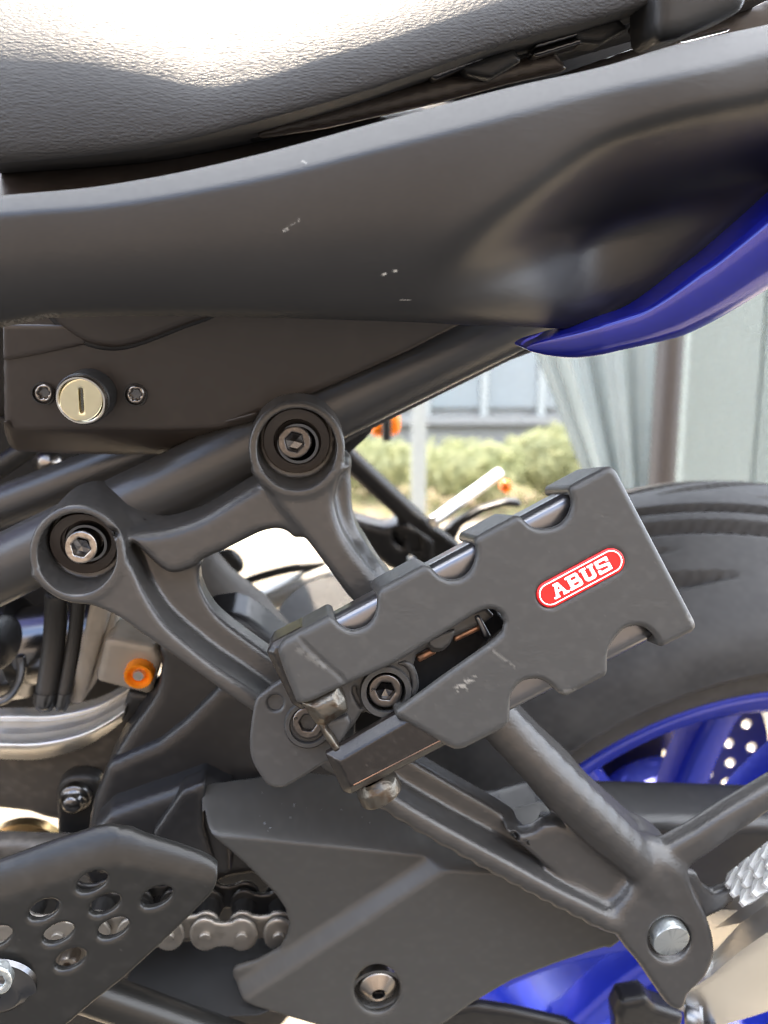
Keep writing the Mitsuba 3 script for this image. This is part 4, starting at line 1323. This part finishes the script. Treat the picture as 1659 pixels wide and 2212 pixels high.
add(mk('hose_guide'), plate_mesh(curve([(430, 1222), (440, 1205), (490, 1193), (515, 1205), (526, 1230), (505, 1245), (463, 1252), (435, 1245)], 4), .42, 0, .008, .002, .0014, holes=[circ(467, 1231, 23, 30), circ(437, 1226, 10, 20)]), 'rubber', True)

# ================================================================== THE LOCK
LK = 'folding_lock'
labels[LK] = {'label': 'grey rubber coated folding lock with a red badge, hanging on the footrest bracket', 'category': 'lock'}


def lk(name):
    return f'{LK}__{name}'


E1, E2, O0 = np.array([.891, -.454]), np.array([.454, .891]), np.array([636.0, 1342.0])


def L2(a, b):
    p = O0 + E1 * a + E2 * b
    return (p[0], p[1])


cover = [L2(-64, 46), L2(-56, 34), L2(-40, 27), L2(0, 25), L2(752, 8), L2(764, 12), L2(771, 26), L2(775, 396), L2(772, 408), L2(760, 415), L2(330, 416), L2(205, 416), L2(185, 411), L2(172, 396), L2(102, 288), L2(96, 276), (652, 1527), (640, 1519), (612, 1450), (594, 1395)]
NOTCH = [[(630, 1545), (651, 1528), (726, 1491), (850, 1436), (940, 1382), (1033, 1324), (1053, 1317), (1070, 1318), (1085, 1328), (1092, 1346), (1086, 1368), (1070, 1383), (1010, 1425), (960, 1460), (858, 1535), (846, 1552), (800, 1640), (640, 1600)],
         [(700, 1270), (713, 1306), (718, 1326), (728, 1344), (744, 1356), (762, 1362), (784, 1357), (802, 1344), (813, 1322), (816, 1290), (813, 1262), (800, 1220)],
         [(900, 1180), (910, 1205), (925, 1218), (937, 1232), (955, 1247), (978, 1253), (1002, 1247), (1021, 1228), (1031, 1195), (1025, 1166), (1012, 1138), (1000, 1110)],
         [(1096, 1060), (1106, 1100), (1120, 1108), (1132, 1122), (1150, 1137), (1175, 1142), (1205, 1136), (1226, 1118), (1237, 1092), (1234, 1066), (1222, 1040), (1210, 1010)],
         [(1445, 1430), (1428, 1401), (1422, 1382), (1406, 1363), (1383, 1353), (1353, 1359), (1330, 1383), (1316, 1413), (1317, 1461), (1330, 1500)],
         [(1240, 1560), (1220, 1511), (1203, 1494), (1183, 1476), (1159, 1468), (1133, 1473), (1114, 1489), (1105, 1512), (1103, 1555), (1097, 1580), (1100, 1640)]]
# fix the upper slot edge onto one straight line
GRV = [(632, 1349), (640, 1368), (660, 1394), (700, 1432), (735, 1462), (748, 1478)]


def lk_cover(xs, y, zs):
    q = rounded(flat(cover, PL), .0007)
    d2 = sdpoly(q, xs, zs)[:, None, :]
    d = ext(d2, y, 0, .027, .0025)
    d = np.maximum(d, -ext(d2 + .0034, y, .0036, .06, .0006))          # a shell, open at the back
    for nq in NOTCH:
        n2 = sdpoly(flat(curve(nq, 4) if len(nq) < 14 else nq, PL), xs, zs)[:, None, :] + 0 * y
        d = np.maximum(np.maximum(d, -n2), (d - n2 + .0011) * .70710678)
    X, Z = xs[:, None, None].astype(np.float32), zs[None, None, :].astype(np.float32)
    g = [at(u, v, PL) for u, v in GRV]
    for a, b in zip(g, g[1:]):
        a = (a[0], -.0002, a[2]); b = (b[0], -.0002, b[2])
        d = smax(d, -capsule(X, y, Z, a, b, .0007, .0007), .0006)
    # shallow bed for the badge
    bd = sdpoly(flat(np.array(LineString([(1189, 1284), (1321, 1213)]).buffer(31).exterior.coords)[:-1], PL), xs, zs)[:, None, :]
    d = smax(d, -ext(bd, y, -.01, .0006, .0003), .0006)
    return d


for u0, v0, u1, v1, r, t in ((986, 1490, 1004, 1474, .0009, 2.0), (1004, 1488, 1000, 1476, .0008, 1.8), (1012, 1471, 1026, 1464, .0006, 2.0), (1030, 1380, 1110, 1440, .0005, .7), (720, 1250, 735, 1262, .0008, .8), (640, 1400, 700, 1440, .0010, .5), (1180, 1500, 1240, 1490, .0012, .6), (1490, 1330, 1503, 1350, .0012, .8)):
    WEAR.append(('lock_rubber', b2w(at(u0, v0, PL)), b2w(at(u1, v1, PL)), r, t))
q = flat(cover, PL)
P, f = grid_mesh(lk_cover, (q[:, 0].min(), 0, q[:, 1].min()), (q[:, 0].max(), .03, q[:, 1].max()), .0006, PL)
add(lk('cover'), (P, f), 'lock_rubber', True, label='worn grey rubber cover with scalloped edges and a long slot')
# badge
add(lk('badge__plate'), plate_mesh(np.array(LineString([(1189, 1284), (1321, 1213)]).buffer(29).exterior.coords)[:-1], PL, -.0004, .0008, .0004, .0003), 'red_badge', True, label='red oval badge with white lettering')
rg = LineString([(1189, 1284), (1321, 1213)])
add(lk('badge__outline'), plate_mesh(np.array(rg.buffer(24.5).exterior.coords)[:-1], PL, -.0007, .0, .00015, .00025, holes=[np.array(rg.buffer(21).exterior.coords)[:-1]]), 'white_badge', 30)
# letters, slab serif, drawn in a 1-high cell
def box_(x0, y0, x1, y1):
    return sbox(x0, y0, x1, y1)


def ring_(x0, y0, x1, y1, w, r):
    o = sbox(x0 + r, y0 + r, x1 - r, y1 - r).buffer(r)
    i = sbox(x0 + w + r * .4, y0 + w + r * .4, x1 - w - r * .4, y1 - w - r * .4).buffer(r * .4)
    return o.difference(i)


lA = Polygon([(.10, 0), (.30, 0), (.40, .36), (.62, .36), (.70, 0), (.92, 0), (.62, 1), (.38, 1)]).difference(Polygon([(.43, .50), (.59, .50), (.51, .82)])).union(box_(.0, 0, .38, .14)).union(box_(.62, 0, 1.02, .14)).union(box_(.25, .86, .55, 1))
lB = box_(.10, 0, .32, 1).union(box_(0, 0, .3, .15)).union(box_(0, .85, .3, 1)).union(ring_(.14, 0, .88, .56, .19, .14)).union(ring_(.14, .44, .82, 1, .18, .13))
lU = box_(.1, .25, .33, 1).union(box_(.62, .25, .83, 1)).union(ring_(.1, 0, .83, .9, .21, .2).intersection(box_(0, 0, 1, .5))).union(box_(0, .86, .43, 1)).union(box_(.52, .86, .93, 1))
lS = LineString([(.80, .66), (.80, .90), (.14, .90), (.14, .54), (.80, .46), (.80, .10), (.12, .10), (.12, .34)]).buffer(.095, cap_style='flat', join_style='mitre').buffer(-.03).buffer(.03)
badge_e1 = np.array([132, -71.0]); badge_e1 /= np.linalg.norm(badge_e1)
badge_e2 = np.array([-badge_e1[1], badge_e1[0]])       # downwards in the picture
mid = np.array([1255, 1248.5])
hgt = 31.0
x = -71.0
for ch, adv in ((lA, 1.08), (lB, .98), (lU, .98), (lS, .95)):
    wdt = 142 / (1.08 + .98 + .98 + .90)
    for g in getattr(ch.buffer(.012), 'geoms', [ch.buffer(.012)]):
        tr = lambda c: np.array([mid + badge_e1 * (x + px_ * wdt) + badge_e2 * (hgt * (.5 - py_)) for px_, py_ in c])
        add(lk('badge__letter'), plate_mesh(tr(np.array(g.exterior.coords)[:-1]), PL, -.0009, .0, .0001, .0002, holes=[tr(np.array(h_.coords)[:-1]) for h_ in g.interiors]), 'white_badge', 30)
    x += wdt * adv
# the folded bars under the cover
for b0, b1, a0, b2 in ((34, 118, -40, 17), (300, 392, 120, 300)):
    add(lk('bar'), plate_mesh([L2(a0, b0), L2(742, b2), L2(742, b1), L2(a0, b1)], PL, .0062, .022, .0045, .0007), 'bar_steel', True)
add(lk('end_cap'), plate_mesh([L2(-86, 34), L2(-66, 20), L2(10, 20), L2(10, 178), L2(-76, 182), L2(-88, 160)], PL, .0032, .026, .002, .0006, chamfer=.0022), 'lock_paint', 30)
add(lk('lock_body'), plate_mesh([L2(-74, 292), L2(10, 287), L2(220, 276), L2(220, 396), L2(-66, 398), L2(-77, 384)], PL, .0012, .0105, .0, .0006, chamfer=.0034), 'lock_paint', 30, label='dark painted lock body with copper worn edges')
for a, b in (((-46, 372), (205, 371)),):
    p, q = at(*L2(*a), PL, .0015), at(*L2(*b), PL, .0015)
    p[1] -= .0003; q[1] -= .0003
    add(lk('lock_body__worn_edge'), tube([p, (p + q) / 2, q], .00022, 8), 'worn_edge', True)
# link between the cap and the body
add(lk('hinge__block'), plate_mesh([L2(-70, 168), L2(18, 168), L2(22, 205), L2(14, 231), L2(-46, 238), L2(-62, 226)], PL, .0, .02, .004, .0006, chamfer=.003), 'worn_zinc', 30)
add(lk('hinge__shoulder'), plate_mesh([(700, 1560), (752, 1545), (760, 1562), (745, 1595), (731, 1616), (718, 1594), (704, 1578)], PL, .0065, .014, .0015, .0005), 'holder_paint', True)
add(lk('hinge__neck'), plate_mesh([(684, 1560), (704, 1556), (706, 1576), (720, 1592), (736, 1618), (724, 1629), (702, 1596), (692, 1578)], PL, .0030, .012, .0015, .0005), 'worn_zinc', 30)
cb = at(*L2(-2, 396), PL, .013)
e2d = at(*L2(-2, 420), PL, .013) - cb
sL = pscale(820, 1707, PL, .013)
add(lk('bolt_head'), lathe(cb, e2d, [(36 * sL, -.003), (47 * sL, -.0005), (48 * sL, .0005), (48 * sL, .0036), (45 * sL, .0044), (0, .0046)], 32), 'worn_zinc', 35)

# ---- the holder screwed to the bracket
HD = 'lock_holder'
labels[HD] = {'label': 'grey metal holder plate bolted behind the lock, one round hole at its left end', 'category': 'bracket'}


def hd(name):
    return f'{HD}__{name}'


add(hd('plate'), plate_mesh(curve([(602, 1473), (575, 1492), (556, 1506), (549, 1525), (543, 1559), (539, 1600), (541, 1630), (550, 1656), (571, 1689), (584, 1699), (603, 1703), (622, 1698), (660, 1676), (704, 1649), (760, 1620), (760, 1500), (660, 1450)], 3), PL, .019, .0225, .0008, .0006, holes=[circ(595, 1519, 17)]), 'holder_paint', True)
add(hd('hole_floor'), lathe(at(595, 1519, PL, .0205), -inward(PL), [(0, 0), (.003, .0)], 24), 'holder_paint', False)
u, v = 666, 1562
s = pscale(u, v, PL, .018)
add(hd('boss'), lathe(at(u, v, PL, .0193), -inward(PL), [(52 * s, -.002), (52 * s, .0016), (49 * s, .0022), (41 * s, .0022), (40 * s, .0016), (40 * s, -.003)], 56), 'holder_paint', 40)
cap_bolt(hd('bolt'), u, v, PL, .0170, 35, 'black_bolt', .1, .007, .54)
# the part in the slot, with the second bolt
slot = [(700, 1480), (770, 1430), (880, 1390), (1000, 1330), (1050, 1310), (1070, 1330), (1050, 1345), (980, 1378), (975, 1392), (958, 1408), (935, 1412), (925, 1400), (900, 1415), (893, 1445), (890, 1494), (880, 1525), (858, 1545), (834, 1552), (813, 1550), (784, 1537), (770, 1560), (755, 1580), (730, 1610), (700, 1600)]
add(hd('arm'), plate_mesh(slot, PL, .0095, .016, .0012, .0006, holes=[circ(833, 1493, 42, 44), curve([(762, 1489), (770, 1484), (771, 1500), (782, 1526), (779, 1530), (766, 1506)], 4)]), 'holder_paint', True)
add(hd('arm__recess_floor'), plate_mesh([(750, 1470), (790, 1470), (790, 1540), (750, 1540)], PL, .0118, .0125, .0003, .0006), 'holder_paint', True)
s = pscale(833, 1493, PL, .008)
add(hd('boss'), lathe(at(833, 1493, PL, .0092), -inward(PL), [(57 * s, -.004), (56.5 * s, .0010), (54 * s, .0016), (43 * s, .0016), (42 * s, .001), (42 * s, -.008)], 64), 'holder_paint', 40)
cap_bolt(hd('bolt'), 833, 1493, PL, .0078, 36.5, 'black_bolt', .1, .008, .57)
for q in ([(899, 1418), (937, 1400), (944, 1412), (906, 1432)], [(981, 1376), (1034, 1350), (1037, 1362), (982, 1389)]):
    add(hd('strip'), plate_mesh(q, PL, .0110, .014, .0006, .0005), 'worn_edge', True)
add(hd('stop'), plate_mesh([(1026, 1333), (1037, 1328), (1062, 1374), (1056, 1386), (1048, 1382)], PL, .008, .02, .001, .0005), 'dark_steel', True)
add(hd('rib'), plate_mesh(curve([(858, 1436), (866, 1430), (880, 1428), (896, 1440), (906, 1470), (905, 1490), (893, 1510), (886, 1500), (890, 1480), (884, 1455), (874, 1442)], 4), PL, .0085, .016, .0012, .0005), 'holder_paint', True)
add(hd('tab'), plate_mesh([(925, 1384), (960, 1366), (985, 1360), (981, 1376), (972, 1392), (955, 1404), (937, 1403), (928, 1395)], PL, .0078, .011, .0005, .0005), 'holder_paint', True)
add(hd('slot_shade'), plate_mesh([(740, 1570), (700, 1500), (1070, 1310), (1100, 1350), (900, 1530), (800, 1600)], PL, .024, .027, .001, .001), 'void_black', True)  # black plate standing for the darkness inside the slot
# stamped grades on the bolt heads
def stamp(txt, u, v, rot, h_px, off):
    m = meshkit.text_mesh(txt, 1.0, 1.0)
    t = np.array(m.vertices)
    t[:, 0] -= (t[:, 0].max() + t[:, 0].min()) / 2
    t[:, 1] -= .5
    s = pscale(u, v, PL, off) * h_px
    o = at(u, v, PL, off)
    c_, s_ = math.cos(rot), math.sin(rot)
    vv = np.stack([o[0] + s * (t[:, 0] * c_ - t[:, 1] * s_), o[1] - .00012 * t[:, 2], o[2] + s * (t[:, 0] * s_ + t[:, 1] * c_)], 1)
    return vv, np.array(m.faces)


add(hd('bolt_mark'), stamp('8.8', 806, 1493, math.radians(-90), 8, .0078), 'rubber', False)
add(hd('bolt_mark'), stamp('8.8', 640, 1556, math.radians(-80), 8, .0170), 'rubber', False)
